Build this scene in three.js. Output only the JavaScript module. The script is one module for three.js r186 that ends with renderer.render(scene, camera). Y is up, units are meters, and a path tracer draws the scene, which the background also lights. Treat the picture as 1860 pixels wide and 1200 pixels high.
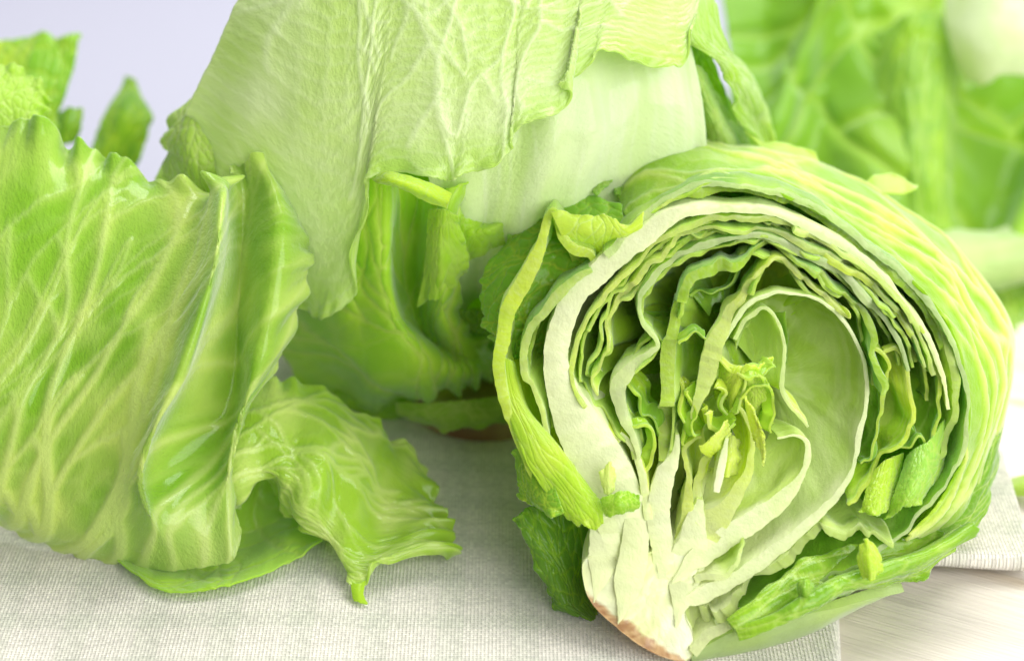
import * as THREE from 'three';
import { mergeGeometries } from 'three/addons/utils/BufferGeometryUtils.js';
import { RectAreaLightUniformsLib } from 'three/addons/lights/RectAreaLightUniformsLib.js';

// ------------------------------------------------------------------ camera, light, exposure
const scene = new THREE.Scene();
const HALF = 0.161, PITCH = THREE.MathUtils.degToRad(27), EYE = new THREE.Vector3(0, 0.3345, 0.46);
const camera = new THREE.PerspectiveCamera(2 * Math.atan(HALF) * 180 / Math.PI, 1860 / 1200, 0.05, 20);
const FWD = new THREE.Vector3(0, -Math.sin(PITCH), -Math.cos(PITCH)), UPV = new THREE.Vector3(0, Math.cos(PITCH), -Math.sin(PITCH));
camera.position.copy(EYE);
camera.lookAt(EYE.clone().add(FWD));
camera.focus = 0.578;
camera.userData.fStop = 6.3;
const renderer = new THREE.WebGLRenderer({ antialias: true });
renderer.setSize(1024, 660);
renderer.toneMapping = THREE.LinearToneMapping;
renderer.toneMappingExposure = 0.88;
renderer.shadowMap.enabled = true;
scene.background = new THREE.Color().setRGB(0.45, 0.46, 0.49);
RectAreaLightUniformsLib.init();
function softbox(x, y, z, w, h, i, c, tx = 0, ty = 0.05, tz = -0.05) {
  const l = new THREE.RectAreaLight(new THREE.Color().setRGB(...c), i, w, h);
  l.position.set(x, y, z); l.lookAt(tx, ty, tz); scene.add(l);
}
softbox(0.30, 1.25, -0.62, 1.2, 0.9, 10.5, [1.0, 0.995, 0.975]);        // the high window behind
softbox(0.72, 0.58, 0.72, 1.4, 0.9, 6.8, [1.0, 0.995, 0.98]);        // the wide bright window on the right, in front

// ------------------------------------------------------------------ helpers
function rng(s) { return () => { s |= 0; s = s + 0x6D2B79F5 | 0; let t = Math.imul(s ^ s >>> 15, 1 | s); t = t + Math.imul(t ^ t >>> 7, 61 | t) ^ t; return ((t ^ t >>> 14) >>> 0) / 4294967296; }; }
const clamp = (x, a = 0, b = 1) => x < a ? a : x > b ? b : x;
const lerp = (a, b, t) => a + (b - a) * t;
const sstep = (a, b, x) => { const t = clamp((x - a) / (b - a)); return t * t * (3 - 2 * t); };
const mix3 = (a, b, t) => [lerp(a[0], b[0], t), lerp(a[1], b[1], t), lerp(a[2], b[2], t)];
function hash(x, y, z) { let h = Math.imul(x, 374761393) + Math.imul(y, 668265263) + Math.imul(z, 2147483647 ^ 0x51ab37) | 0; h = Math.imul(h ^ h >>> 13, 1274126177); return ((h ^ h >>> 16) >>> 0) / 4294967296; }
function noise(x, y, z = 0) {
  const i = Math.floor(x), j = Math.floor(y), k = Math.floor(z), f = x - i, g = y - j, h = z - k;
  const u = f * f * (3 - 2 * f), v = g * g * (3 - 2 * g), w = h * h * (3 - 2 * h);
  const q = (a, b, c) => hash(i + a, j + b, k + c);
  return 2 * lerp(lerp(lerp(q(0, 0, 0), q(1, 0, 0), u), lerp(q(0, 1, 0), q(1, 1, 0), u), v), lerp(lerp(q(0, 0, 1), q(1, 0, 1), u), lerp(q(0, 1, 1), q(1, 1, 1), u), v), w) - 1;
}
const fbm = (x, y, z = 0, n = 3) => { let s = 0, a = 1; for (let o = 0; o < n; o++) { s += a * noise(x, y, z + o * 17.3); x *= 2.03; y *= 2.03; a *= 0.5; } return s; };
// a point of the place from where it is seen and how deep it lies
const V = (x, y, z) => new THREE.Vector3(x, y, z);
function at(px, py, d) {
  const a = (px - 930) / 600 * HALF * d, b = (600 - py) / 600 * HALF * d;
  return V(a, 0, 0).addScaledVector(UPV, b).addScaledVector(FWD, d).add(EYE);
}
function onTable(px, py, y = 0) {
  const b = (600 - py) / 600 * HALF, d = (y - EYE.y) / (FWD.y + UPV.y * b);
  return at(px, py, d);
}
function cr(p0, p1, p2, p3, t) { const t2 = t * t, t3 = t2 * t; return 0.5 * (2 * p1 + (p2 - p0) * t + (2 * p0 - 5 * p1 + 4 * p2 - p3) * t2 + (3 * p1 - p0 - 3 * p2 + p3) * t3); }
function spline(pts, x) {                                   // pts: arrays of numbers, x in 0..pts.length-1
  const n = pts.length - 1, i = Math.min(Math.floor(x), n - 1), t = x - i;
  const a = pts[Math.max(i - 1, 0)], b = pts[i], c = pts[i + 1], d = pts[Math.min(i + 2, n)];
  return b.map((_, k) => cr(a[k], b[k], c[k], d[k], t));
}
const names = new Map();
function numbered(n) { const k = names.get(n) ?? 0; names.set(n, k + 1); return k ? n + '_' + String(k).padStart(3, '0') : n; }
function thing(name, label, category, group) {
  const o = new THREE.Group(); o.name = numbered(name); o.userData = { label, category }; if (group) o.userData.group = group; scene.add(o); return o;
}
function part(name, geo, mat, parent, label) {
  const m = new THREE.Mesh(geo, mat); m.name = name; m.castShadow = m.receiveShadow = true; if (label) m.userData.label = label; parent.add(m); return m;
}

// ------------------------------------------------------------------ lettuce colours and materials
const WHITE = [0.83, 0.89, 0.48], PALE = [0.66, 0.82, 0.19], YEL = [0.70, 0.83, 0.05], LIME = [0.50, 0.75, 0.012], GREEN = [0.26, 0.53, 0.005], DEEP = [0.16, 0.38, 0.005], CREAM = [0.78, 0.86, 0.24];
function grainTexture(seed, size, f) {
  const d = new Uint8Array(size * size * 4);
  for (let y = 0; y < size; y++) for (let x = 0; x < size; x++) { const v = clamp(0.5 + 0.5 * f(x / size, y / size)) * 255; d.set([v, v, v, 255], (y * size + x) * 4); }
  const t = new THREE.DataTexture(d, size, size); t.wrapS = t.wrapT = THREE.RepeatWrapping; t.magFilter = THREE.LinearFilter; t.minFilter = THREE.LinearMipmapLinearFilter; t.needsUpdate = true; return t;
}
const leafGrain = grainTexture(3, 512, (u, v) => { // fine cell relief, tiles
  const tile = (k, s) => { const a = u * k, b = v * k, w = (x) => x; let s0 = 0; const f = (x, y) => noise(((x % k) + k) % k, ((y % k) + k) % k, s); const i = Math.floor(a), j = Math.floor(b), p = a - i, q = b - j, U = p * p * (3 - 2 * p), Q = q * q * (3 - 2 * q); return lerp(lerp(f(i, j), f(i + 1, j), U), lerp(f(i, j + 1), f(i + 1, j + 1), U), Q); };
  return 0.6 * tile(24, 1) + 0.4 * tile(60, 5) + 0.25 * tile(128, 9);
});
const leafMat = (o = {}) => new THREE.MeshPhysicalMaterial({ vertexColors: true, roughness: 1, transmission: 0.66, thickness: 0, clearcoat: 0.7, clearcoatRoughness: 0.2, specularIntensity: 0.5, bumpMap: leafGrain, bumpScale: 0.00014, side: THREE.DoubleSide, ...o });
const M = {
  leaf: leafMat(), glossy: leafMat({ clearcoat: 1, clearcoatRoughness: 0.14, transmission: 0.6, bumpScale: 0.00026 }),
  cut: leafMat({ transmission: 0.58, clearcoat: 0.9, clearcoatRoughness: 0.14 }),
  core: new THREE.MeshPhysicalMaterial({ vertexColors: true, roughness: 0.6, clearcoat: 0.8, clearcoatRoughness: 0.2, transmission: 0.36, thickness: 0, bumpMap: leafGrain, bumpScale: 0.00012 }),
};

// vein network of a leaf: u across, v from base to rim. Returns vein strength and the swelling of the blade between veins
function veinField(seed, { n = 9, base = 0.35, spread = 1.25, forks = 3, cell = 15, stretch = 2, width = 1, thirds = 0.55, N = 150, wander = 0.5, splay = 1 } = {}) {
  const A = new Float32Array(N * N), r = rng(seed);
  function stamp(u, v, w, s) {
    const R = Math.max(1.3, w * N), x0 = u * N, y0 = v * N, k = Math.ceil(R);
    for (let y = Math.floor(y0) - k; y <= y0 + k; y++) for (let x = Math.floor(x0) - k; x <= x0 + k; x++) {
      if (x < 0 || y < 0 || x >= N || y >= N) continue;
      const q = 1 - ((x - x0) ** 2 + (y - y0) ** 2) / (R * R); if (q > 0) { const h = s * Math.min(1, q * 1.6); if (h > A[y * N + x]) A[y * N + x] = h; }
    }
  }
  function walk(u, v, slope, w, s, depth, id) {
    let next = v + 0.06 + r() * 0.18;
    const target = slope;
    let age = 0;
    while (v < 1.02 && u > -0.1 && u < 1.1 && w > 0.0012) {
      const sl = slope + wander * noise(v * 7, id * 3.7, seed), ah = (Math.max(w, 1.3 / N) * 1.25 + 2.2 / N) / Math.hypot(1, sl), ax = Math.round((u + sl * ah) * N), ay = Math.round((v + ah) * N);
      if (depth && ++age > 12 && ax >= 0 && ay >= 0 && ax < N && ay < N && A[ay * N + ax] > 0.25) { for (let q = 0; q < 5; q++) stamp(u + sl * ah * q / 5, v + ah * q / 5, w, s); return; }   // a vein ends where it meets another
      stamp(u, v, w, s);
      v += 0.003; u += sl * 0.003; w *= 0.9965;
      if (v > next && depth < forks) { const side = r() < 0.5 ? -1 : 1; walk(u, v, slope + side * splay * (0.35 + r() * 0.6), w * 0.72, s * 0.92, depth + 1, id + side * (depth + 1) * 0.77 + r()); next = v + 0.07 + r() * 0.2; w *= 0.9; }
      slope = lerp(slope, target * 1.0, 0.002);
    }
  }
  for (let i = 0; i < n; i++) { const a = n > 1 ? i / (n - 1) - 0.5 : 0; const mid = 1 - Math.min(1, Math.abs(a) * 2); walk(0.5 + a * base + (r() - 0.5) * 0.02, 0, a * (spread - base) + (r() - 0.5) * 0.12, width * (0.008 + 0.013 * mid * mid), 1, 0, i * 5.1); }
  // net of fine veins
  const cx = cell, cy = cell / stretch * 1.3, pts = (i, j) => [i + 0.15 + 0.7 * hash(i, j, seed), j + 0.15 + 0.7 * hash(i, j, seed + 7)];
  if (thirds > 0) for (let y = 0; y < N; y++) for (let x = 0; x < N; x++) {
    const wob = noise(x * 0.05, y * 0.05, seed) * 0.3, a = x / N * cx + wob, b = y / N * cy + wob; let f1 = 9, f2 = 9;
    for (let j = -1; j <= 1; j++) for (let i = -1; i <= 1; i++) { const p = pts(Math.floor(a) + i, Math.floor(b) + j), d = Math.hypot(p[0] - a, p[1] - b); if (d < f1) { f2 = f1; f1 = d; } else if (d < f2) f2 = d; }
    const t = thirds * (1 - sstep(0.03, 0.2, f2 - f1)); if (t > A[y * N + x]) A[y * N + x] = t;
  }
  // swelling: blurred distance from veins
  let B = Float32Array.from(A);
  const blur = (S, R) => { const T = new Float32Array(N * N), U = new Float32Array(N * N); for (let y = 0; y < N; y++) for (let x = 0; x < N; x++) { let s = 0; for (let k = -R; k <= R; k++) s += S[y * N + clamp(x + k, 0, N - 1)]; T[y * N + x] = s / (2 * R + 1); } for (let y = 0; y < N; y++) for (let x = 0; x < N; x++) { let s = 0; for (let k = -R; k <= R; k++) s += T[clamp(y + k, 0, N - 1) * N + x]; U[y * N + x] = s / (2 * R + 1); } return U; };
  { const R = Math.max(1, Math.round(N / 107)); B = blur(blur(B, R), R); }
  const A1 = N > 200 ? blur(A, 1) : A;
  const sample = (S) => (u, v) => { const x = clamp(u) * (N - 1), y = clamp(v) * (N - 1), i = Math.min(Math.floor(x), N - 2), j = Math.min(Math.floor(y), N - 2), f = x - i, g = y - j, k = j * N + i; return lerp(lerp(S[k], S[k + 1], f), lerp(S[k + N], S[k + N + 1], f), g); };
  return { vein: sample(A1), swell: ((s) => (u, v) => 1 - Math.min(1, s(u, v) * 1.5))(sample(B)) };
}

// a leaf blade through a net of points (rows of [px, py, depth]); u runs along a row, v from the first row to the last
function blade(rows, { nu = 140, nv = 140, th = 0.0006, veins, swellAmp = 0.0012, seed = 1, crumple = 0.0012, crumpleF = 5, frill = {}, jag = {}, color, lumps, calm, world = false, flip = 1, vu = (u, v) => [u, v] }) {
  const P = rows.map((r) => r.map((p) => world ? p : at(...p).toArray()));
  const W = nu + 1, H = nv + 1, pos = new Array(W * H);
  const J = { top: 0, bottom: 0, left: 0, right: 0, f: 40, ...jag };          // ragged rims: how far the rim is eaten in, share of the blade
  const jagf = (x, k) => { const a = x * J.f; return clamp(0.55 + 0.75 * noise(a * 0.45, k * 9.1, seed) + 0.22 * noise(a * 1.3, k * 4.1, seed + 3)) * 0.75 + 0.25 * Math.abs(((a * 0.83 + noise(a * 0.3, k, seed) * 2) % 1 + 1) % 1 - 0.5) * 2; };
  for (let j = 0; j < H; j++) for (let i = 0; i < W; i++) {
    let u = i / nu, v = j / nv;
    const v0 = J.top * jagf(u, 1), v1 = 1 - J.bottom * jagf(u, 2), u0 = J.left * jagf(v, 3), u1 = 1 - J.right * jagf(v, 4);
    const uu = lerp(u0, u1, u), vv = lerp(v0, v1, v);
    const across = P.map((r) => spline(r, uu * (r.length - 1)));
    pos[j * W + i] = spline(across, vv * (P.length - 1));
  }
  const span = (a, b) => { let l = 0; for (let k = a, q = a + b[0]; q <= b[1]; k = q, q += b[0]) l += Math.hypot(pos[q][0] - pos[k][0], pos[q][1] - pos[k][1], pos[q][2] - pos[k][2]); return l; };
  const lu = span((H >> 1) * W, [1, (H >> 1) * W + nu]), lv = span(W >> 1, [W, nv * W + (W >> 1)]), size = Math.min(lu, lv);
  swellAmp = Math.min(swellAmp, size * 0.014); crumple = Math.min(crumple, size * 0.022);
  const nor = (S) => { const out = new Array(W * H), a = V(), b = V(); for (let j = 0; j < H; j++) for (let i = 0; i < W; i++) { const l = S[j * W + Math.max(i - 1, 0)], r = S[j * W + Math.min(i + 1, nu)], t = S[Math.max(j - 1, 0) * W + i], c = S[Math.min(j + 1, nv) * W + i]; a.set(r[0] - l[0], r[1] - l[1], r[2] - l[2]); b.set(c[0] - t[0], c[1] - t[1], c[2] - t[2]); a.cross(b).normalize().multiplyScalar(-flip); out[j * W + i] = [a.x, a.y, a.z]; } return out; };
  const n0 = nor(pos), F = { top: 0, bottom: 0, left: 0, right: 0, f: 7, reach: 0.22, ...frill };
  for (const e of ['top', 'bottom', 'left', 'right']) F[e] = Math.min(F[e], size * 0.05);
  const col = new Array(W * H), uvs = new Array(W * H);
  for (let j = 0; j < H; j++) for (let i = 0; i < W; i++) {
    const k = j * W + i, u = i / nu, v = j / nv, p = pos[k], n = n0[k], [a, b] = vu(u, v);
    let h = crumple * fbm(p[0] * crumpleF * 14, p[1] * crumpleF * 14, p[2] * crumpleF * 14 + seed * 3.3);
    const vn = veins ? veins.vein(a, b) : 0, sw = veins ? veins.swell(a, b) : 0;
    if (veins) h += (calm ? calm(u, v) : 1) * swellAmp * (sw - 0.5 - 0.25 * vn);
    const wave = (x, e, s) => { const g = sstep(F.reach, 0, e); return g * g * (Math.sin(x * F.f * 6.283 + 3 * noise(x * F.f * 0.7, s, seed)) + 0.3 * Math.sin(x * F.f * 2.3 * 6.283 + s + 4 * noise(x * F.f, s + 3, seed)) * g) * (0.55 + 0.7 * Math.abs(noise(x * F.f * 0.6, s + 8, seed))); };
    if (F.top) h += F.top * wave(u, v, 1); if (F.bottom) h += F.bottom * wave(u, 1 - v, 2); if (F.left) h += F.left * wave(v, u, 3); if (F.right) h += F.right * wave(v, 1 - u, 4);
    if (lumps) h += lumps(u, v, p);
    col[k] = color(u, v, vn, sw, p); uvs[k] = [u * lu / 0.03, v * lv / 0.03];
    pos[k] = [p[0] + n[0] * h, p[1] + n[1] * h, p[2] + n[2] * h];
  }
  return shell(pos, nor(pos), col, uvs, W, H, typeof th === 'function' ? th : () => th);
}
function shell(pos, n, col, uvs, W, H, th) {
  const p = [], c = [], t = [], id = [], put = (k, s) => { const h = th((k % W) / (W - 1), Math.floor(k / W) / (H - 1)) / 2 * s; p.push(pos[k][0] + n[k][0] * h, pos[k][1] + n[k][1] * h, pos[k][2] + n[k][2] * h); c.push(...col[k]); t.push(...uvs[k]); };
  for (let k = 0; k < W * H; k++) put(k, 1);
  for (let k = 0; k < W * H; k++) put(k, -1);
  const O = W * H;
  for (let j = 0; j < H - 1; j++) for (let i = 0; i < W - 1; i++) { const a = j * W + i, b = a + 1, d = a + W, e = d + 1; id.push(a, d, b, b, d, e, O + a, O + b, O + d, O + b, O + e, O + d); }
  const rim = (a, b) => id.push(a, b, O + a, b, O + b, O + a);
  for (let i = 0; i < W - 1; i++) { rim(i, i + 1); rim((H - 1) * W + i + 1, (H - 1) * W + i); }
  for (let j = 0; j < H - 1; j++) { rim((j + 1) * W, j * W); rim(j * W + W - 1, (j + 1) * W + W - 1); }
  return geometry(p, c, t, id);
}
function geometry(p, c, t, id) {
  const g = new THREE.BufferGeometry();
  g.setAttribute('position', new THREE.Float32BufferAttribute(p, 3)); g.setAttribute('color', new THREE.Float32BufferAttribute(c, 3)); g.setAttribute('uv', new THREE.Float32BufferAttribute(t, 2));
  g.setIndex(id); g.computeVertexNormals(); return g;
}

// ------------------------------------------------------------------ the setting: wooden board, far table, wall, napkin
function planar(g, s) { const p = g.attributes.position, u = new Float32Array(p.count * 2); for (let i = 0; i < p.count; i++) { u[i * 2] = p.getX(i) / s; u[i * 2 + 1] = p.getZ(i) / s; } g.setAttribute('uv', new THREE.BufferAttribute(u, 2)); return g; }
function structure(name, geo, mat, label) { const m = new THREE.Mesh(geo, mat); m.name = name; m.castShadow = m.receiveShadow = true; m.userData = { kind: 'structure', label, category: name.split('_').pop() }; scene.add(m); return m; }
{
  const S = 1024, d = new Uint8Array(S * S * 4), b = new Uint8Array(S * S * 4), ca = Math.cos(0.5), sa = Math.sin(0.5);
  for (let y = 0; y < S; y++) for (let x = 0; x < S; x++) {
    const X = (x * ca + y * sa) / S, Y = (-x * sa + y * ca) / S, warp = 0.02 * noise(X * 3, Y * 9, 1);
    const streak = fbm(X * 5, (Y + warp) * 90, 2, 3) * 0.5 + 0.5, band = fbm(X * 1.2, (Y + warp) * 14, 5, 3), fine = noise(X * 30, Y * 420, 8);
    let k = 0.79 + 0.045 * band + 0.045 * (streak - 0.5) + 0.02 * fine; const knot = sstep(0.72, 0.95, noise(X * 14, Y * 22, 11)) * 0.09;
    d.set([clamp(k - knot * 0.4) * 246, clamp(k * 0.955 - knot) * 246, clamp(k * 0.89 - knot * 1.8) * 246, 255], (y * S + x) * 4);
    const h = clamp(0.5 + 0.3 * (streak - 0.5) + 0.3 * fine) * 255; b.set([h, h, h, 255], (y * S + x) * 4);
  }
  const tex = (a, srgb) => { const t = new THREE.DataTexture(a, S, S); t.wrapS = t.wrapT = THREE.RepeatWrapping; t.magFilter = THREE.LinearFilter; if (srgb) t.colorSpace = THREE.SRGBColorSpace; t.needsUpdate = true; return t; };
  const wood = new THREE.MeshPhysicalMaterial({ map: tex(d, true), bumpMap: tex(b), bumpScale: 0.0003, roughness: 0.5, clearcoat: 0.25, clearcoatRoughness: 0.4 });
  const bg = new THREE.BoxGeometry(1.7, 0.022, 0.95); bg.translate(0, -0.016, 0.155);
  structure('wooden_board', planar(bg, 0.26), wood, 'pale cream wooden board under the napkin and lettuces');
  const tg = new THREE.BoxGeometry(3.2, 0.04, 1.9); tg.translate(0, -0.0475, 0.25);
  structure('table_top', planar(tg, 0.5), new THREE.MeshPhysicalMaterial({ color: new THREE.Color().setRGB(0.42, 0.42, 0.49), roughness: 0.55 }), 'pale lavender white table top in the blurred distance');
  const wg = new THREE.BoxGeometry(4, 2.2, 0.1); wg.translate(0, 0.3, -1.3);
  structure('back_wall', wg, new THREE.MeshStandardMaterial({ color: new THREE.Color().setRGB(0.34, 0.34, 0.44), roughness: 0.9 }), 'blurred grey lavender wall beyond the table');
}
{
  const S = 512, T = 20, d = new Uint8Array(S * S * 4), b = new Uint8Array(S * S * 4);
  for (let y = 0; y < S; y++) for (let x = 0; x < S; x++) {
    const tile = (f) => f; const a = x / S * T, c = y / S * T, i = Math.floor(a), j = Math.floor(c), over = (i + j) % 2;
    const f = a - i - 0.5, g = c - j - 0.5, wa = hash(i % T, 0, 5), wb = hash(0, j % T, 9), tn = hash(i % T, j % T, 3);
    const hw = over ? Math.cos(f * 2.6) * (0.75 + 0.25 * Math.cos(g * 3.1)) : Math.cos(g * 2.6) * (0.75 + 0.25 * Math.cos(f * 3.1));
    const fib = hash(x, y, 4), h = clamp(0.15 + 0.7 * hw * (0.8 + 0.35 * (over ? wa : wb)) + 0.12 * (fib - 0.5));
    const chk = (i < 7 ? 0.03 : 0) + (j < 7 ? 0.03 : 0), k = 0.83 - chk + 0.08 * (tn - 0.5) + 0.05 * ((over ? wa : wb) - 0.5) + 0.05 * (fib - 0.5);
    d.set([clamp(k) * 255, clamp(k * 0.98 + chk * 0.25) * 255, clamp(k * 0.935) * 255, 255], (y * S + x) * 4); b.set([h * 255, h * 255, h * 255, 255], (y * S + x) * 4);
  }
  const tex = (a, srgb) => { const t = new THREE.DataTexture(a, S, S); t.wrapS = t.wrapT = THREE.RepeatWrapping; t.magFilter = THREE.LinearFilter; if (srgb) t.colorSpace = THREE.SRGBColorSpace; t.needsUpdate = true; return t; };
  const cloth = new THREE.MeshPhysicalMaterial({ map: tex(d, true), bumpMap: tex(b), bumpScale: 0.0006, roughness: 1, sheen: 0.4, sheenRoughness: 0.6, sheenColor: new THREE.Color(0.9, 0.9, 0.9), vertexColors: true });
  const nap = thing('napkin', 'white coarse woven linen napkin folded under the cut lettuce', 'napkin');
  function fold(c, y, th, seed, nu, nv) {                    // c: four corners, seen places on the table: back left, back right, front left, front right
    const q = c.map(([px, py]) => onTable(px, py, 0).toArray());
    const e = (a, b2, t) => a.map((x, k) => lerp(x, b2[k], t)), rows = [];
    for (let j = 0; j <= 4; j++) { const r = []; for (let i = 0; i <= 4; i++) { const p = e(e(q[0], q[1], i / 4), e(q[2], q[3], i / 4), j / 4); p[1] = y; r.push(p); } rows.push(r); }
    const g = blade(rows, { world: true, nu, nv, flip: -1, th: (u, v) => th * Math.sqrt(clamp(Math.min(u * nu, (1 - u) * nu, v * nv, (1 - v) * nv) / 1.5 + 0.12)), crumple: 0.0007, crumpleF: 2.2, seed, color: (u, v, a, b2, p) => { const k = 1 + 0.035 * fbm(p[0] * 60, p[2] * 60, seed); return [0.97 * k, 0.96 * k, 0.93 * k]; },
      lumps: (u, v, p) => 0.0022 * Math.sin(p[0] * 38 + p[2] * 22 + seed) * noise(p[0] * 12, p[2] * 12, seed) });
    return planar(g, 0.021);
  }
  part('fold', fold([[-500, 560], [1500, 560], [-1200, 1500], [1545, 1500]], -0.0026, 0.0045, 2, 160, 120), cloth, nap);
  part('fold', fold([[1330, 660], [1778, 700], [1300, 1015], [1880, 1033]], 0.0015, 0.0055, 5, 140, 70), cloth, nap);
}
// ------------------------------------------------------------------ the cut half head
const CUT = (py) => 0.557 + (1200 - py) * 4e-5;
const BACK = V(0, -0.06, -1).normalize();
const CEN = [1375, 735];
const cutAt = (px, py, z = 0) => at(px, py, CUT(py)).addScaledVector(BACK, -z);
const PXM = 600 / (HALF * 0.58);                              // pixels of the photograph per metre at the cut
const half = thing('half_lettuce_head', 'iceberg lettuce head cut open, showing pale core and nested leaf layers, on the napkin', 'lettuce');
// one leaf sliced by the knife: line of the cut [px, py, width, mm towards the knife]; behind it the leaf closes like a bowl round the heart
function sliced(line, { deep = 84, kb = 0.85, tones = [WHITE, PALE, LIME], face = PALE, seed = 1, ruff = 1, step = 3.6, nt = 22, cx = CEN[0], cy = CEN[1], wob = 1, far = 0.6, inner = 0.4, green0 = 0.15, green1 = 0.7, rag = 0 }) {
  const L = line.map((p) => [p[0], p[1], p[2] ?? 8, p[3] ?? 0]), n = L.length - 1, rooted = face === WHITE && L[0][3] < -1;
  if (rooted) { L[0][3] = -1.1; L[1][3] = Math.min(L[1][3], 0.2); }
  const dense = []; for (let i = 0; i <= n * 24; i++) dense.push(spline(L, i / 24));
  const len = [0]; for (let i = 1; i < dense.length; i++) len.push(len[i - 1] + Math.hypot(dense[i][0] - dense[i - 1][0], dense[i][1] - dense[i - 1][1]));
  const total = len[len.length - 1], ns = Math.max(12, Math.round(total / step)), C = [];
  for (let i = 0, k = 0; i <= ns; i++) { const want = total * i / ns; while (k < dense.length - 2 && len[k + 1] < want) k++; const t = (want - len[k]) / Math.max(1e-6, len[k + 1] - len[k]); C.push(dense[k].map((x, q) => lerp(x, dense[k + 1][q], t))); }
  const cen = cutAt(cx, cy), prof = [], m = 5;                 // profile: outer side back to front, round the rim, inner side front to back
  for (let j = nt; j >= 0; j--) prof.push([1, j / nt, 0]);
  for (let j = 0; j <= m; j++) prof.push([0.985 * (1 - 2 * j / m), 0, 1]);
  for (let j = 0; j <= nt; j++) prof.push([-1, j / nt, 0]);
  const Q = prof.length, pos = [], col = [], uv = [], id = [];
  for (let i = 0; i <= ns; i++) {
    const c = C[i], a = C[Math.max(i - 1, 0)], b = C[Math.min(i + 1, ns)], s = i / ns, sp = total * s;
    let nx = -(b[1] - a[1]), ny = b[0] - a[0]; const l = Math.hypot(nx, ny) || 1; nx /= l; ny /= l;
    if (nx * (c[0] - cx) + ny * (c[1] - cy) < 0) { nx = -nx; ny = -ny; }
    if (i > 0) { const pn = C[i - 1].n; if (pn && pn[0] * nx + pn[1] * ny < 0) { nx = -nx; ny = -ny; } }
    c.n = [nx, ny];
    const thin = sstep(26, 12, C[i][2]) * ruff * sstep(0, 0.04, s) * sstep(1, 0.96, s), wb = thin * (2.8 * noise(sp * 0.018, seed * 2.3, 11) + 1.1 * noise(sp * 0.05, seed * 1.7, 12)), wk = 0.92 + 0.34 * noise(sp * 0.022, seed * 5.1, 13) * sstep(40, 14, C[i][2]);
    const z0 = (c[3] + ruff * (2.3 * noise(sp * 0.016, seed, 3) + 1.2 * noise(sp * 0.05, seed, 5))) / 1000;
    for (let q = 0; q < Q; q++) {
      const [side, t, rim] = prof[q], th = t * deep * Math.PI / 180;
      const thick = c[2] * wk * (rooted ? lerp(0.06, 1, clamp(sp / 75)) : 1) * lerp(1, far, sstep(0, 0.5, t)), jitter = rim || t < 0.01 ? 0.9 * noise(sp * 0.11, seed * 3 + side, 1) + 0.4 * noise(sp * 0.25, seed + side, 2) : 0;
      const w = wb * (1 - t) + side * (thick / 2 + jitter * Math.min(1, c[2] / 12)), X = c[0] + nx * w, Y = c[1] + ny * w;
      const p0 = cutAt(X, Y, 0), R = Math.hypot(X - cx, Y - cy) / PXM, to = cen.clone().sub(p0);
      const wv = wob * 0.0026 * fbm(sp * 0.012, t * 2.2 + seed, seed * 7.7, 2) * sstep(0, 0.25, t);
      const ragz = rag * Math.max(0, noise(sp * 0.09, 2.2, seed)) / 1000;
      const bevel = rim ? (1 - side * side) * Math.min(0.00015, c[2] / PXM * 0.03) : 0;
      p0.addScaledVector(to, 1 - Math.cos(th)).addScaledVector(BACK, kb * R * Math.sin(th) + 0.0012 * 0 - z0 * (1 - t) - bevel + ragz * (1 - t));
      const na = V(nx, 0, 0).addScaledVector(UPV, -ny); p0.addScaledVector(na, wv);
      pos.push(p0.x, p0.y, p0.z);
      // pigment: white rib at the root of the leaf, green towards its free end and rim
      const g = clamp(sstep(green0, green1, s) + 0.28 * fbm(sp * 0.02, t * 3, seed + 20, 3) - sstep(14, 40, c[2]) * 0.6 + inner * sstep(0.02, 0.22, t)), streak = 0.5 + 0.5 * noise(sp * 0.006, t * 16 + 2 * noise(sp * 0.02, t * 3, seed), seed + 40);
      let k = g < 0.5 ? mix3(tones[0], tones[1], g * 2) : mix3(tones[1], tones[2], (g - 0.5) * 2);
      k = mix3(k, mix3(tones[1], WHITE, 0.4), 0.45 * sstep(0.55, 0.9, streak));
      if (rim) { const fib = 0.5 + 0.5 * noise(sp * 0.35, side * 2.5, seed + 9), bl = 0.5 + 0.5 * fbm(sp * 0.05, side * 2, seed + 19); k = mix3(face, k, 0.15 + 0.35 * bl); k = mix3(k, mix3(WHITE, [0.9, 0.93, 0.7], 0.5), 0.35 * fib * fib); }
      col.push(...k); uv.push(sp / PXM / 0.03, (rim ? side * c[2] / PXM / 0.06 : side * (0.1 + t * R * 1.3 / 0.03)));
    }
  }
  for (let i = 0; i < ns; i++) for (let q = 0; q < Q - 1; q++) { if (q === nt || q === nt + m + 1) continue; const a = i * Q + q, b = a + 1, d = a + Q, e = d + 1; id.push(a, b, d, b, e, d); }
  for (let i = 0; i < ns; i++) for (const q of [nt, nt + m + 1]) { const a = i * Q + q, b = a + 1, d = a + Q, e = d + 1; id.push(a, b, d, b, e, d); }
  for (const i of [0, ns]) for (let q = 0; q < nt; q++) { const a = i * Q + q, b = a + 1, d = i * Q + Q - 1 - q, e = d - 1; i ? id.push(a, b, d, b, e, d) : id.push(a, d, b, b, d, e); }
  { const q = nt + 3, i = ns >> 1, pt = (a) => V(pos[a * 3], pos[a * 3 + 1], pos[a * 3 + 2]), a = pt(i * Q + q), n3 = pt(i * Q + q + 1).sub(a).cross(pt((i + 1) * Q + q).sub(a)); if (n3.dot(BACK) > 0) for (let k = 0; k < id.length; k += 3) { const w = id[k]; id[k] = id[k + 1]; id[k + 1] = w; } }
  const G = geometry(pos, col, uv, id), nm = G.attributes.normal;      // the cut is flat: its normals look at the knife
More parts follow.
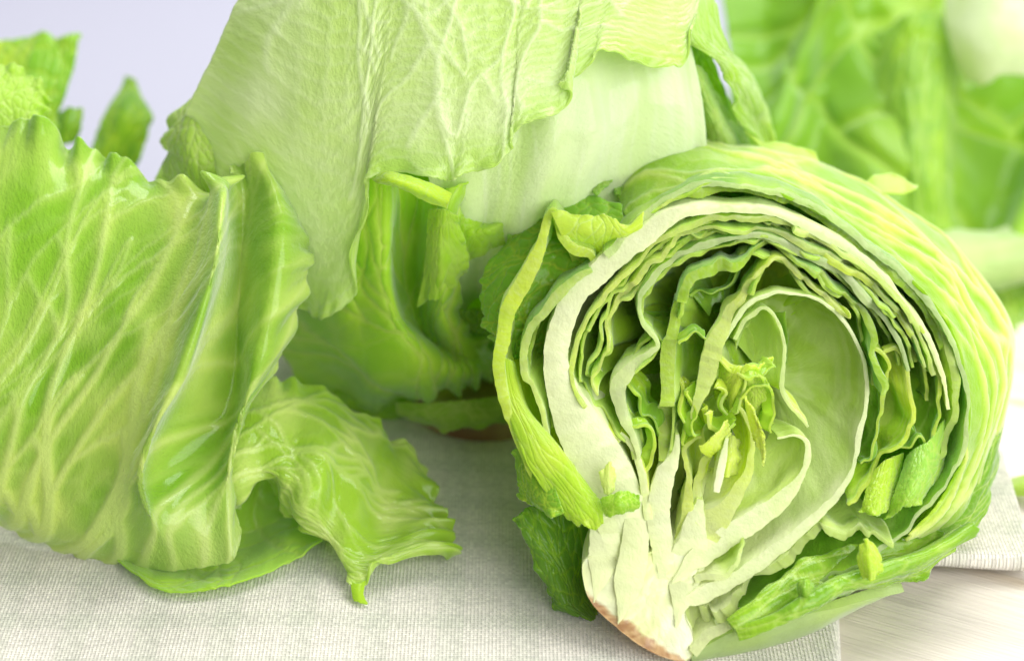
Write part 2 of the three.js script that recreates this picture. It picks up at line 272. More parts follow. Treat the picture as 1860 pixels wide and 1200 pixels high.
  const kn = BACK.clone().multiplyScalar(-1).addScaledVector(FWD, -1).normalize();
  for (let i = 0; i <= ns; i++) for (let q = nt + 1; q <= nt + m + 1; q++) { const [sd] = prof[q], c = C[i], f = sd * 0.22, w = V(c.n[0], 0, 0).addScaledVector(UPV, -c.n[1]).multiplyScalar(f).add(kn), sp = total * i / ns; w.x += 0.07 * noise(sp * 0.1, q * 0.7, seed); w.y += 0.07 * noise(sp * 0.1, q * 0.7, seed + 5); w.normalize(); nm.setXYZ(i * Q + q, w.x, w.y, w.z); }
  return G;
}
const tY = [CREAM, YEL, LIME], tG = [PALE, LIME, GREEN], tP = [WHITE, PALE, YEL], tW = [WHITE, WHITE, PALE];
const LAYERS = [
  // outermost bowl, round the whole head
  [[[1100, 460, 12], [1148, 415, 18], [1190, 382, 16], [1240, 350, 14], [1285, 337, 12], [1346, 337, 12], [1408, 351, 14], [1471, 375, 16], [1530, 410, 14], [1590, 455, 14], [1650, 510, 14], [1700, 570, 12], [1738, 640, 10], [1757, 700, 8], [1758, 770, 8], [1738, 850, 8], [1690, 925, 8], [1610, 990, 8], [1500, 1050, 9], [1400, 1090, 10], [1300, 1130, 16]], { tones: [PALE, LIME, GREEN], face: WHITE, green0: -0.3, green1: 0.4 }],
  // left rim leaf with its ruffle
  [[[987, 897, 7], [962, 850, 8], [943, 805, 10], [925, 755, 14], [910, 705, 18], [905, 660, 22], [914, 612, 28], [920, 570, 28], [935, 535, 30], [958, 500, 30], [975, 465, 26], [986, 430, 20], [994, 398, 16], [1006, 385, 13], [1015, 405, 17], [1021, 430, 20], [1036, 449, 20], [1055, 459, 20], [1072, 467, 18], [1080, 487, 10]], { tones: [LIME, YEL, LIME], face: YEL, ruff: 1, far: 0.3 }],
  [[[995, 790, 8], [985, 745, 8], [968, 705, 11], [955, 690, 18], [952, 655, 18], [962, 610, 16], [975, 580, 14], [997, 553, 18], [1022, 525, 22], [1050, 500, 18], [1075, 487, 10]], { tones: tG, face: CREAM, far: 0.5 }],
  // the big white rib on the left, running over the top
  [[[1165, 1070, 40, -6], [1140, 985, 84, 0.5], [1112, 895, 112, 0.5], [1078, 822, 104], [1046, 765, 88], [1022, 710, 64], [1010, 660, 50], [1014, 612, 48], [1028, 570, 46], [1052, 530, 44], [1085, 498, 44], [1125, 465, 44], [1165, 432, 42], [1205, 402, 34], [1245, 385, 22], [1290, 378, 16], [1345, 376, 16], [1395, 382, 17], [1440, 397, 20], [1490, 420, 22], [1540, 450, 20], [1590, 490, 16], [1640, 545, 14], [1685, 612, 12], [1712, 680, 10], [1722, 740, 8]], { tones: tP, face: WHITE, green0: 0.45, green1: 1.1, ruff: 0.6, far: 0.45 }],
  [[[1125, 805, 10], [1090, 768, 10], [1062, 738, 9], [1044, 705, 9], [1040, 668, 9], [1047, 628, 10], [1064, 590, 10], [1084, 558, 10], [1117, 518, 9], [1157, 479, 8], [1202, 434, 8], [1250, 409, 10], [1307, 397, 12], [1370, 397, 14], [1430, 408, 13], [1490, 434, 13], [1550, 468, 13], [1600, 510, 12], [1640, 556, 11], [1672, 612, 10], [1696, 680, 8]], { tones: [YEL, LIME, LIME], face: CREAM }],
  [[[1085, 700, 5, 3], [1076, 688, 6, 3], [1079, 672, 7, 2], [1098, 648, 8], [1103, 625, 8], [1101, 600, 8], [1113, 570, 8], [1121, 548, 9], [1140, 533, 10], [1160, 508, 10], [1180, 477, 10], [1204, 465, 10], [1217, 447, 10], [1229, 429, 10], [1262, 426, 9], [1300, 413, 8], [1335, 416, 8], [1400, 420, 9], [1450, 440, 12], [1510, 466, 14], [1560, 495, 13], [1600, 530, 12], [1640, 572, 10], [1664, 615, 8], [1678, 660, 7]], { tones: [YEL, LIME, GREEN], face: CREAM, ruff: 2 }],
  [[[1160, 830, 10], [1150, 790, 14], [1130, 748, 22], [1124, 705, 32], [1148, 668, 26], [1178, 641, 13], [1193, 626, 9], [1185, 608, 9], [1168, 592, 9], [1161, 565, 9], [1165, 537, 10], [1180, 510, 12], [1202, 486, 14], [1250, 460, 14], [1300, 442, 13], [1345, 430, 12], [1400, 435, 12], [1440, 449, 14], [1490, 471, 14], [1530, 500, 13], [1570, 537, 15], [1600, 568, 13], [1620, 600, 10], [1640, 635, 9], [1650, 672, 8]], { tones: [WHITE, LIME, GREEN], face: WHITE, green0: 0.0, green1: 0.6 }],
  [[[1208, 830, 24, -2], [1210, 760, 28, -2], [1211, 700, 30, -1], [1213, 655, 28], [1221, 610, 24], [1231, 560, 20], [1238, 525, 20], [1257, 497, 18], [1290, 481, 18], [1330, 474, 16], [1352, 457, 10, 2], [1370, 452, 10], [1410, 461, 12], [1450, 476, 12], [1485, 489, 13], [1512, 514, 13], [1540, 534, 12], [1562, 562, 14], [1577, 592, 14], [1583, 630, 14], [1596, 668, 13], [1598, 700, 7, 3]], { tones: [PALE, LIME, GREEN], face: [0.56, 0.77, 0.03], ruff: 2.4, far: 0.3, green0: 0.0, green1: 0.5 }],
  [[[1256, 750, 10, 4], [1268, 715, 22, 4], [1280, 675, 34, 3], [1292, 635, 38, 2], [1306, 600, 32, 1], [1324, 570, 24], [1346, 545, 16], [1366, 516, 13], [1386, 489, 11], [1412, 469, 9], [1440, 486, 9], [1463, 510, 9], [1490, 535, 9], [1520, 560, 9], [1538, 567, 6, 2], [1539, 554, 3, 4]], { tones: [PALE, YEL, YEL], face: CREAM, far: 0.25, rag: 2 }],
  // the large pale bowl on the right with its thick white rib
  [[[1205, 1115, 16, -4], [1250, 1088, 30, 0.6], [1300, 1068, 29], [1370, 1030, 27], [1430, 985, 23], [1480, 942, 18], [1520, 895, 14], [1550, 845, 12], [1563, 790, 11], [1576, 735, 9], [1573, 670, 8], [1560, 630, 7], [1540, 594, 7], [1510, 560, 7], [1470, 536, 7], [1430, 530, 7], [1390, 538, 8], [1362, 551, 9], [1338, 580, 8], [1316, 622, 7]], { tones: [WHITE, [0.58, 0.73, 0.22], [0.46, 0.67, 0.07]], face: WHITE, green0: 0.2, green1: 1.0, ruff: 0.5, nt: 34, wob: 0.4, cx: 1405, cy: 745 }],
  [[[1215, 1065, 24, -4], [1265, 1012, 44, 0.8], [1330, 970, 44], [1390, 935, 40], [1435, 897, 30], [1461, 860, 16], [1470, 825, 10], [1464, 802, 8], [1440, 790, 6], [1412, 794, 5]], { tones: [WHITE, PALE, PALE], face: WHITE, ruff: 0.4, wob: 0.4, cx: 1350, cy: 800, deep: 60 }],
  [[[1262, 1052, 18, 1], [1300, 1036, 14, 2], [1325, 1019, 10, 3], [1338, 999, 8, 4], [1341, 978, 4, 5]], { tones: tW, face: WHITE, deep: 35, rag: 1 }],
  // the heart
  [[[1335, 618, 6], [1350, 588, 8], [1372, 568, 10], [1393, 564, 9], [1412, 586, 9], [1424, 620, 10], [1424, 660, 8], [1419, 697, 8], [1428, 720, 7, 2], [1448, 741, 6, 4], [1462, 755, 5, 6]], { tones: [PALE, PALE, YEL], face: WHITE, cx: 1350, cy: 690, green0: 0.5, green1: 1.1, deep: 65, wob: 0.6 }],
  [[[1245, 1010, 40, -3], [1290, 955, 60, 0.8], [1325, 918, 32], [1354, 872, 20], [1367, 827, 12], [1364, 788, 8], [1350, 752, 8], [1338, 730, 6]], { tones: [WHITE, CREAM, YEL], face: CREAM, cx: 1310, cy: 840, deep: 60, wob: 0.4 }],
  [[[1272, 935, 22], [1264, 890, 15], [1275, 846, 12], [1290, 815, 9], [1309, 790, 6]], { tones: [WHITE, CREAM, YEL], face: CREAM, cx: 1320, cy: 840, deep: 55, wob: 0.4 }],
  // ribs left of the heart
  [[[1196, 1040, 12, -2], [1178, 935, 13], [1166, 862, 14], [1149, 816, 14], [1126, 789, 10]], { tones: tP, face: WHITE, deep: 40, wob: 0.4 }],
  [[[1172, 862, 6], [1188, 825, 7], [1190, 797, 8], [1184, 772, 8], [1165, 764, 8], [1142, 776, 7]], { tones: [YEL, LIME, LIME], face: YEL, deep: 50, cx: 1160, cy: 810, kb: 1.6 }],
  [[[1192, 1130, 18, -4], [1202, 1070, 38, 0.4], [1205, 1005, 44, 0.5], [1196, 942, 46, 0.5], [1202, 885, 42], [1215, 842, 34], [1226, 812, 18], [1230, 785, 8]], { tones: tW, face: WHITE, deep: 45, wob: 0.3 }],
  [[[1232, 1045, 30, -4], [1246, 985, 42, 0.6], [1250, 925, 20], [1252, 872, 11], [1247, 842, 9], [1243, 815, 8], [1262, 798, 7], [1275, 795, 5]], { tones: [CREAM, YEL, YEL], face: CREAM, deep: 45, wob: 0.4 }],
  [[[1226, 1150, 20, -4], [1238, 1085, 48, 0.4], [1250, 1020, 72, 0.6], [1262, 950, 44, 0.6], [1272, 908, 12]], { tones: tW, face: WHITE, deep: 30, wob: 0.2 }],
  [[[1078, 1094, 26, -3], [1088, 1060, 50, 0.8], [1097, 1010, 62, 0.8], [1098, 965, 58], [1088, 935, 42]], { tones: tW, face: WHITE, deep: 40, wob: 0.3 }],
  [[[1122, 1130, 30, -4], [1134, 1090, 54, 0.6], [1146, 1030, 60, 0.8], [1155, 960, 50], [1155, 900, 36]], { tones: tW, face: WHITE, deep: 40, wob: 0.3 }],
  // free leaf edges on the right
  [[[1640, 552, 8], [1674, 596, 8], [1697, 640, 8], [1709, 685, 8], [1705, 732, 8], [1699, 780, 7], [1687, 818, 4], [1672, 796, 4], [1656, 819, 4], [1626, 820, 5]], { tones: tG, face: YEL, deep: 50, ruff: 1.6, cx: 1560, cy: 735 }],
  [[[1610, 648, 7], [1634, 641, 8], [1648, 665, 8], [1654, 705, 8], [1657, 750, 8], [1647, 782, 8], [1613, 825, 8], [1575, 862, 8, 2], [1535, 900, 6, 4]], { tones: tY, face: YEL, deep: 50, ruff: 1.6, cx: 1540, cy: 735 }],
  [[[1592, 640, 7], [1612, 655, 8], [1617, 680, 8], [1609, 725, 8], [1600, 760, 8], [1588, 795, 7], [1580, 830, 5], [1562, 836, 5]], { tones: [YEL, LIME, GREEN], face: YEL, deep: 50, ruff: 1.6, cx: 1500, cy: 735 }],
  // lower right: torn lacy leaf and its stalk
  [[[1210, 1150, 20, -6], [1258, 1130, 40, 0.6], [1300, 1116, 28], [1332, 1089, 19], [1370, 1060, 14], [1405, 1036, 17], [1435, 1010, 18], [1465, 984, 18], [1495, 957, 15, 2], [1530, 962, 13, 2], [1570, 970, 13, 1], [1620, 980, 10]], { tones: tW, face: PALE, deep: 40, rag: 4, ruff: 2, far: 0.3 }],
  [[[1258, 1180, 20, 1], [1285, 1154, 22, 1], [1315, 1137, 20, 1], [1350, 1126, 14, 1], [1400, 1108, 10]], { tones: tW, face: WHITE, deep: 40 }],
  // leaves lying deeper between the cut rims
  [[[1215, 374, 16, -5], [1260, 358, 18, -5], [1320, 353, 20, -5], [1400, 362, 22, -5], [1460, 385, 22, -5], [1530, 428, 22, -5], [1590, 472, 20, -5], [1650, 527, 20, -5], [1695, 587, 18, -5], [1725, 650, 18, -5], [1738, 720, 16, -5]], { tones: [LIME, LIME, GREEN], face: LIME, ruff: 1.4 }],
  [[[1690, 560, 12, -3], [1722, 622, 14, -3], [1737, 690, 15, -3], [1736, 760, 15, -3], [1720, 830, 13, -3], [1694, 882, 10, -3]], { tones: [PALE, LIME, LIME], face: PALE, ruff: 1.4, cx: 1560, cy: 735 }],
  [[[1470, 448, 10, -2], [1530, 480, 11, -2], [1580, 515, 12, -2], [1625, 560, 11, -2], [1662, 615, 10, -2], [1684, 675, 9, -2], [1690, 740, 8, -2]], { tones: [YEL, LIME, GREEN], face: YEL, ruff: 2 }],
  [[[1440, 412, 9, 0], [1500, 440, 10, 0], [1560, 476, 11, 0], [1612, 520, 10, 0], [1655, 570, 10, 0], [1690, 630, 9, 0], [1712, 690, 8, 0]], { tones: [PALE, LIME, LIME], face: CREAM, ruff: 1.6 }],
  [[[1110, 560, 9, -6], [1140, 545, 10, -6], [1170, 500, 10, -6], [1200, 476, 10, -6], [1240, 448, 10, -6], [1290, 432, 9, -6]], { tones: [YEL, LIME, GREEN], face: LIME }],
  // ribbons of the heart
  [[[1297, 648, 4, 5], [1312, 653, 5, 5], [1330, 662, 5, 4], [1347, 660, 5, 4], [1362, 655, 5, 5], [1381, 665, 4, 5], [1401, 646, 3, 7]], { tones: [YEL, YEL, LIME], face: YEL, cx: 1340, cy: 760, deep: 34, kb: 0.5, ruff: 2.2 }],
  [[[1351, 662, 5, 4], [1346, 690, 6, 4], [1338, 716, 6, 4], [1333, 742, 4, 3]], { tones: [YEL, YEL, LIME], face: CREAM, cx: 1290, cy: 700, deep: 45, kb: 0.6, ruff: 2 }],
  [[[1338, 724, 4, 3], [1351, 700, 5, 3], [1366, 683, 5, 3], [1387, 684, 5, 3], [1400, 706, 5, 2], [1405, 742, 5, 1], [1400, 782, 4, 0]], { tones: [YEL, LIME, LIME], face: YEL, cx: 1365, cy: 745, deep: 60, ruff: 2 }],
  [[[1232, 616, 4, 2], [1246, 600, 5, 2], [1262, 590, 5, 2], [1280, 596, 4, 2]], { tones: [LIME, LIME, GREEN], face: YEL, cx: 1258, cy: 680, deep: 40, ruff: 2 }],
  [[[1214, 690, 4, -1], [1238, 704, 5, 0], [1234, 738, 5, 0], [1249, 770, 5, 0], [1240, 802, 4, 0]], { tones: [YEL, YEL, LIME], face: YEL, cx: 1290, cy: 760, deep: 40, ruff: 2 }],
  [[[1248, 700, 4, 3], [1263, 730, 5, 3], [1256, 764, 5, 3], [1272, 790, 4, 2]], { tones: [YEL, LIME, LIME], face: YEL, cx: 1310, cy: 760, deep: 40, ruff: 2 }],
  [[[1278, 738, 4, 5], [1288, 764, 5, 5], [1308, 772, 5, 5], [1330, 756, 4, 5]], { tones: [YEL, YEL, LIME], face: CREAM, cx: 1305, cy: 720, deep: 40, ruff: 2 }],
  [[[1298, 688, 4, 4], [1315, 704, 5, 4], [1308, 734, 5, 4], [1322, 752, 4, 4]], { tones: [YEL, YEL, LIME], face: CREAM, cx: 1345, cy: 740, deep: 40, ruff: 2 }],
  [[[1138, 702, 4, -5], [1164, 722, 5, -5], [1170, 752, 5, -4], [1192, 768, 4, -4], [1200, 800, 4, -4]], { tones: [YEL, LIME, GREEN], face: LIME, cx: 1250, cy: 700, deep: 40, ruff: 2 }],
  [[[1258, 560, 5, -8], [1290, 540, 5, -8], [1330, 530, 5, -9], [1350, 510, 4, -9]], { tones: [LIME, GREEN, GREEN], face: LIME, cx: 1330, cy: 650, deep: 60, ruff: 2 }],
  [[[1440, 640, 4, -8], [1470, 600, 5, -9], [1505, 620, 5, -9], [1520, 680, 5, -10]], { tones: [PALE, PALE, LIME], face: PALE, cx: 1450, cy: 740, deep: 60, ruff: 1 }].slice(0, 0),
].filter((l) => l.length);
for (const k of [2, 4, 5, 6, 7, 8, 5, 6]) {                     // thinner leaves set back between those
  const e = LAYERS.filter((l) => l.copy === k).length, sh = e ? -10 : 11, add = [LAYERS[k][0].map(([x, y, w]) => { const q = Math.hypot(CEN[0] - x, CEN[1] - y); return [x + (CEN[0] - x) / q * sh, y + (CEN[1] - y) / q * sh, Math.min(w, 6), e ? -4 : -3.2]; }), { ...LAYERS[k][1], tones: [PALE, LIME, LIME], face: [0.62, 0.8, 0.08], ruff: 2.2, far: 0.8 }];
  add.copy = k; LAYERS.push(add);
}
LAYERS.forEach(([line, o], i) => part('leaf', sliced(line, { seed: i + 3, ...o }), o.face === WHITE && line[0][3] < -1 ? M.core : M.cut, half));
{ // the solid core with its brown butt end
  const out = [[1060, 1020], [1064, 1072], [1085, 1108], [1130, 1148], [1180, 1182], [1236, 1201], [1258, 1190], [1259, 1150], [1246, 1112], [1262, 1055], [1275, 1005], [1250, 985], [1200, 1000], [1150, 1010], [1100, 1005]];
  const N = 150, ring = [], c0 = [1175, 1085]; for (let i = 0; i < N; i++) { const q = [...out, out[0], out[1]].map((p) => p); const x = i / N * out.length; ring.push(spline([out[out.length - 1], ...out, out[0], out[1]], 1 + x)); }
  const pos = [], col = [], uv = [], id = [], K = 14, B = 10, brown = [0.36, 0.17, 0.04], tan = [0.62, 0.41, 0.17], face = [0.86, 0.9, 0.64];
  const butt = (x, y) => { const e = (y - 1072) - (x - 1064) * 0.66; return e; };  // how far below the line of the butt
  for (let k = 0; k <= K; k++) for (let i = 0; i < N; i++) { // front face: rings from middle to rim
    const f = k / K, x = lerp(c0[0], ring[i][0], f), y = lerp(c0[1], ring[i][1], f), z = 0.0004 * (1 - f ** 6) - 0.0006 + 0.0003 * fbm(x * 0.03, y * 0.03, 4) + 0.00012 * fbm(x * 0.12, y * 0.12, 6);
    const p = cutAt(x, y, z); pos.push(p.x, p.y, p.z); uv.push(x / PXM / 0.03, y / PXM / 0.03);
    let cc = mix3(face, [0.76, 0.82, 0.34], clamp(0.4 + 0.6 * fbm(x * 0.012, y * 0.02, 8))); const d = butt(x, y) + 7 * fbm(x * 0.06, y * 0.06, 12);
    if (d > 3) cc = mix3(cc, mix3(tan, brown, clamp(0.5 + 0.9 * fbm(x * 0.08, y * 0.14, 14))), sstep(3, 11, d)); col.push(...cc);
  }
  const S0 = pos.length / 3;
  for (let k = 0; k <= B; k++) for (let i = 0; i < N; i++) { // sides going back
    const f = k / B, s = 1 - 0.45 * f * f, x = lerp(c0[0], ring[i][0], s), y = lerp(c0[1] - 20 * f, ring[i][1], s) + 1.5 * fbm(i * 0.2, f * 6, 3), p = cutAt(x, y, -0.04 * f); pos.push(p.x, p.y, p.z); uv.push(i * 0.02, f * 0.4);
    const d = butt(ring[i][0], ring[i][1]) + 6 * fbm(i * 0.3, f * 5, 2); col.push(...mix3(WHITE, mix3(tan, brown, clamp(0.5 + 0.9 * fbm(i * 0.25, f * 14, 9))), sstep(1, 9, d)));
  }
  const quad = (o, k, i) => { const a = o + k * N + i, b = o + k * N + (i + 1) % N, d = a + N, e = b + N; id.push(a, d, b, b, d, e); };
  for (let k = 0; k < K; k++) for (let i = 0; i < N; i++) quad(0, k, i);
  for (let k = 0; k < B; k++) for (let i = 0; i < N; i++) quad(S0, k, i);
  part('core', geometry(pos, col, uv, id), M.core, half, 'solid white core with brown dried butt end');
}
// ------------------------------------------------------------------ free leaf faces of the cut head
const cutd = (list, dd = 0) => list.map(([x, y, d]) => [x, y, CUT(y) + dd + (d ?? 0)]);
const paint = (lo, hi, vc, { k = 0.8, tip = null, tipFrom = 0.7, spot = 0.2, sw = 0.5 } = {}) => (u, v, vn, s, p) => {
  let c = mix3(lo, hi, clamp(sw * s + 0.5 - sw * 0.5 + spot * fbm(p[0] * 90, p[1] * 90, p[2] * 90)));
  if (tip) c = mix3(c, tip, sstep(tipFrom, 1, v));
  return mix3(c, vc, clamp(vn * k));
};
{
  const inner = [[1150, 420], [1190, 386], [1245, 351], [1300, 334], [1370, 338], [1440, 358], [1510, 398], [1590, 455], [1660, 520], [1715, 595], [1751, 680], [1764, 770], [1745, 850], [1700, 925], [1625, 985]];
  const outer = [[1112, 330], [1150, 264], [1205, 243], [1270, 256], [1330, 264], [1400, 268], [1480, 300], [1590, 345], [1690, 412], [1762, 487], [1816, 560], [1836, 640], [1812, 790], [1775, 930], [1705, 1020]];
  const rows = [], o = (t, dd, pull) => inner.map((a, i) => { const b = outer[i], x = lerp(lerp(a[0], b[0], t), CEN[0], pull), y = lerp(lerp(a[1], b[1], t), CEN[1] - 90, pull); return [x, y, CUT(y) + dd]; });
  rows.push(o(0, 0.001, 0), o(0.38, 0.012, 0), o(0.72, 0.024, 0), o(1, 0.043, 0), o(1.02, 0.064, 0.05), o(1, 0.09, 0.25), o(1, 0.105, 0.5));
  const vf = veinField(31, { N: 360, n: 12, base: 0.95, spread: 1.5, forks: 4, cell: 9, stretch: 0.35, width: 1.35, thirds: 0.22, wander: 1.3, splay: 2.0 });
  part('leaf', blade(rows, { nu: 300, nv: 120, th: 0.0009, veins: vf, vu: (u, v) => [0.02 + v * 0.9, clamp(0.95 - u * 0.95 + 0.06 * Math.sin(v * 5))], swellAmp: 0.0011, crumple: 0.0012, crumpleF: 3, seed: 31, jag: { top: 0.03, right: 0.03, f: 30 }, frill: { right: 0.001, f: 3 }, color: paint([0.78, 0.89, 0.14], [0.46, 0.73, 0.006], [0.86, 0.92, 0.40], { k: 0.8, spot: 0.6, sw: 1.1 }) }), M.leaf, half, 'outermost bright green leaf with pale veins, curving over the top');
}
{ // green leaf behind the ruffle, upper left
  const rows = [[[962, 352, .022], [968, 330, .022], [992, 328, .02], [1030, 340, .018], [1075, 352, .016], [1130, 372, .012]], [[925, 430, .02], [955, 400, .018], [990, 395, .014], [1030, 400, .012], [1080, 410, .01], [1130, 425, .008]], [[880, 500, .02], [915, 480, .016], [955, 470, .012], [1000, 480, .012], [1050, 490, .01], [1100, 480, .008]], [[870, 560, .018], [895, 560, .012], [920, 570, .01], [960, 580, .012], [1000, 570, .012], [1050, 540, .01]], [[890, 610, .016], [905, 625, .01], [930, 650, .012], [950, 650, .014], [990, 640, .014], [1020, 600, .014]]].map((r) => cutd(r));
  part('leaf', blade(rows, { nu: 110, nv: 130, veins: veinField(8, { n: 7, cell: 14 }), vu: (u, v) => [v, 1 - u * 0.9], swellAmp: 0.0009, seed: 8, jag: { top: 0.05, left: 0.07, f: 26 }, frill: { top: 0.0006, left: 0.0008, f: 4 }, color: paint([0.30, 0.62, 0.02], [0.36, 0.68, 0.02], YEL, { k: 0.75 }) }), M.leaf, half);
}
{ // pale flap between the ruffle and the rib
  const rows = [[[1000, 386], [1030, 384], [1055, 391], [1080, 392], [1094, 388], [1113, 400], [1137, 408], [1170, 385]], [[1012, 410], [1040, 415], [1062, 420], [1085, 422], [1105, 420], [1122, 425], [1140, 425], [1165, 410]], [[1030, 450, .006], [1050, 455, .008], [1072, 458, .01], [1090, 460, .01], [1105, 458, .01], [1118, 450, .01], [1130, 440, .01], [1150, 430, .01]], [[1045, 490, .014], [1060, 495, .016], [1080, 495, .018], [1092, 490, .018], [1100, 480, .018], [1112, 470, .018], [1125, 460, .018], [1140, 445, .018]]].map((r) => cutd(r, -0.001));
  part('leaf', blade(rows, { nu: 90, nv: 50, seed: 12, veins: veinField(12, { n: 5, cell: 9, width: 0.7, thirds: 0.1 }), swellAmp: 0.0002, jag: { top: 0.06, f: 14 }, frill: { top: 0.001, f: 3 }, color: paint(PALE, YEL, WHITE, { k: 0.4, spot: 0.5 }) }), M.leaf, half);
}
{ // rolled leaf end at the top left
  const rows = []; for (let j = 0; j <= 6; j++) { const t = j / 6, r = []; for (let i = 0; i <= 10; i++) { const a = -0.6 + i / 10 * 4.6, R = lerp(30, 42, Math.sin(t * 2.6)) * (1 - i * 0.035); const cx = lerp(1092, 1168, t), cy = lerp(352, 285, t); r.push([cx + Math.cos(a) * R * 0.75, cy - Math.sin(a) * R * 0.62 - 6 * t, CUT(cy) + 0.016 + Math.sin(a + 0.8) * R * 0.00016 + 0.010 * t]); } rows.push(r); }
  part('leaf', blade(rows, { nu: 90, nv: 80, seed: 21, veins: veinField(21, { n: 5, cell: 10 }), swellAmp: 0.0004, crumple: 0.0008, jag: { left: 0.05, right: 0.08, top: 0.08, bottom: 0.05, f: 14 }, frill: { left: 0.0005, f: 4 }, color: paint([0.36, 0.66, 0.05], GREEN, PALE, { k: 0.8, spot: 0.4 }) }), M.glossy, half, 'rolled green leaf end with a glossy fold');
}
{ // small pointed flaps on top
  for (const [c, sd] of [[[[1352, 238, .05], [1390, 258, .048], [1440, 262, .05], [1480, 278, .05], [1400, 285, .046], [1440, 300, .046], [1480, 315, .046], [1505, 325, .046]], 3], [[[1562, 350, .05], [1592, 315, .05], [1640, 322, .05], [1667, 340, .05], [1570, 372, .045], [1605, 352, .045], [1640, 352, .045], [1664, 342, .045]], 4]])
    part('leaf', blade([cutd(c.slice(0, 4)), cutd(c.slice(4))], { nu: 50, nv: 20, seed: sd, jag: { top: 0.1, f: 9 }, frill: { top: 0.0015, f: 2 }, color: paint(PALE, YEL, WHITE, { spot: 0.5 }) }), M.leaf, half);
}
{ // bright tongue, lower left
  const rows = [[[905, 650, .006], [915, 650, .004], [925, 655, .004], [932, 662, .006]], [[912, 720, .002], [925, 715, .002], [942, 722, .002], [958, 742, .004]], [[936, 790, -.001], [955, 775, -.002], [985, 780, -.001], [1005, 800, .001]], [[962, 850, -.003], [985, 835, -.004], [1020, 830, -.003], [1043, 848, .0]], [[1000, 905, -.003], [1025, 895, -.004], [1050, 885, -.004], [1075, 892, -.001]], [[1028, 940, -.003], [1050, 940, -.005], [1075, 930, -.005], [1094, 915, -.003]], [[1045, 945, -.003], [1062, 955, -.005], [1085, 965, -.006], [1096, 950, -.004]]].map((r) => cutd(r));
  part('leaf', blade(rows, { nu: 70, nv: 140, seed: 14, veins: veinField(14, { n: 5, base: 0.8, spread: 1.2, cell: 8, width: 0.7, thirds: 0.3 }), swellAmp: 0.0008, jag: { bottom: 0.05, left: 0.05, f: 12 }, frill: { bottom: 0.0008, f: 3 }, color: paint(YEL, LIME, PALE, { k: 0.8, spot: 0.5 }) }), M.leaf, half, 'bright green tongue of leaf hanging over the left ribs');
  const fr = [[[930, 820, .004], [945, 815, .002], [960, 845, .0], [985, 880, -.002], [1004, 870, -.003]], [[935, 850, .006], [948, 860, .003], [965, 885, .0], [988, 905, -.003], [1010, 890, -.004]], [[945, 880, .006], [955, 895, .004], [972, 910, .0], [992, 925, -.003], [1018, 915, -.005]], [[940, 900, .008], [962, 918, .004], [980, 925, .001], [1005, 948, -.004], [1021, 930, -.006]]].map((r) => cutd(r));
  part('leaf', blade(fr, { nu: 70, nv: 70, seed: 16, veins: veinField(16, { n: 4, cell: 8 }), swellAmp: 0.0008, crumple: 0.0008, jag: { bottom: 0.14, left: 0.1, f: 9 }, frill: { bottom: 0.0012, left: 0.001, f: 2, reach: 0.5 }, color: paint(LIME, GREEN, YEL, { k: 0.8 }) }), M.leaf, half);
}
{ // dark leaf under the stem
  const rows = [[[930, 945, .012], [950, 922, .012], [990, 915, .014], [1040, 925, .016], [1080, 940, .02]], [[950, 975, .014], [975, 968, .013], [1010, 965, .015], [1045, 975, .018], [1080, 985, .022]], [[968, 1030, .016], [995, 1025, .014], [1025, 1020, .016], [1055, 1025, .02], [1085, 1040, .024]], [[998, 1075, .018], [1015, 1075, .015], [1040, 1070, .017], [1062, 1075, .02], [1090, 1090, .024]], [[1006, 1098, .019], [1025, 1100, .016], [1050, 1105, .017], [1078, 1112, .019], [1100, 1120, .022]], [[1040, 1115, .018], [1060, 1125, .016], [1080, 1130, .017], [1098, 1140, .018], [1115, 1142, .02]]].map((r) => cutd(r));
  part('leaf', blade(rows, { nu: 90, nv: 120, seed: 18, veins: veinField(18, { n: 4, cell: 9, width: 0.7 }), vu: (u, v) => [u, 1 - v], swellAmp: 0.0006, jag: { left: 0.07, bottom: 0.07, top: 0.04, f: 16 }, frill: { left: 0.0007, top: 0.0008, f: 4 }, color: paint(GREEN, DEEP, LIME, { k: 0.7 }) }), M.leaf, half, 'dark green leaf hanging beside the stem onto the napkin');
}
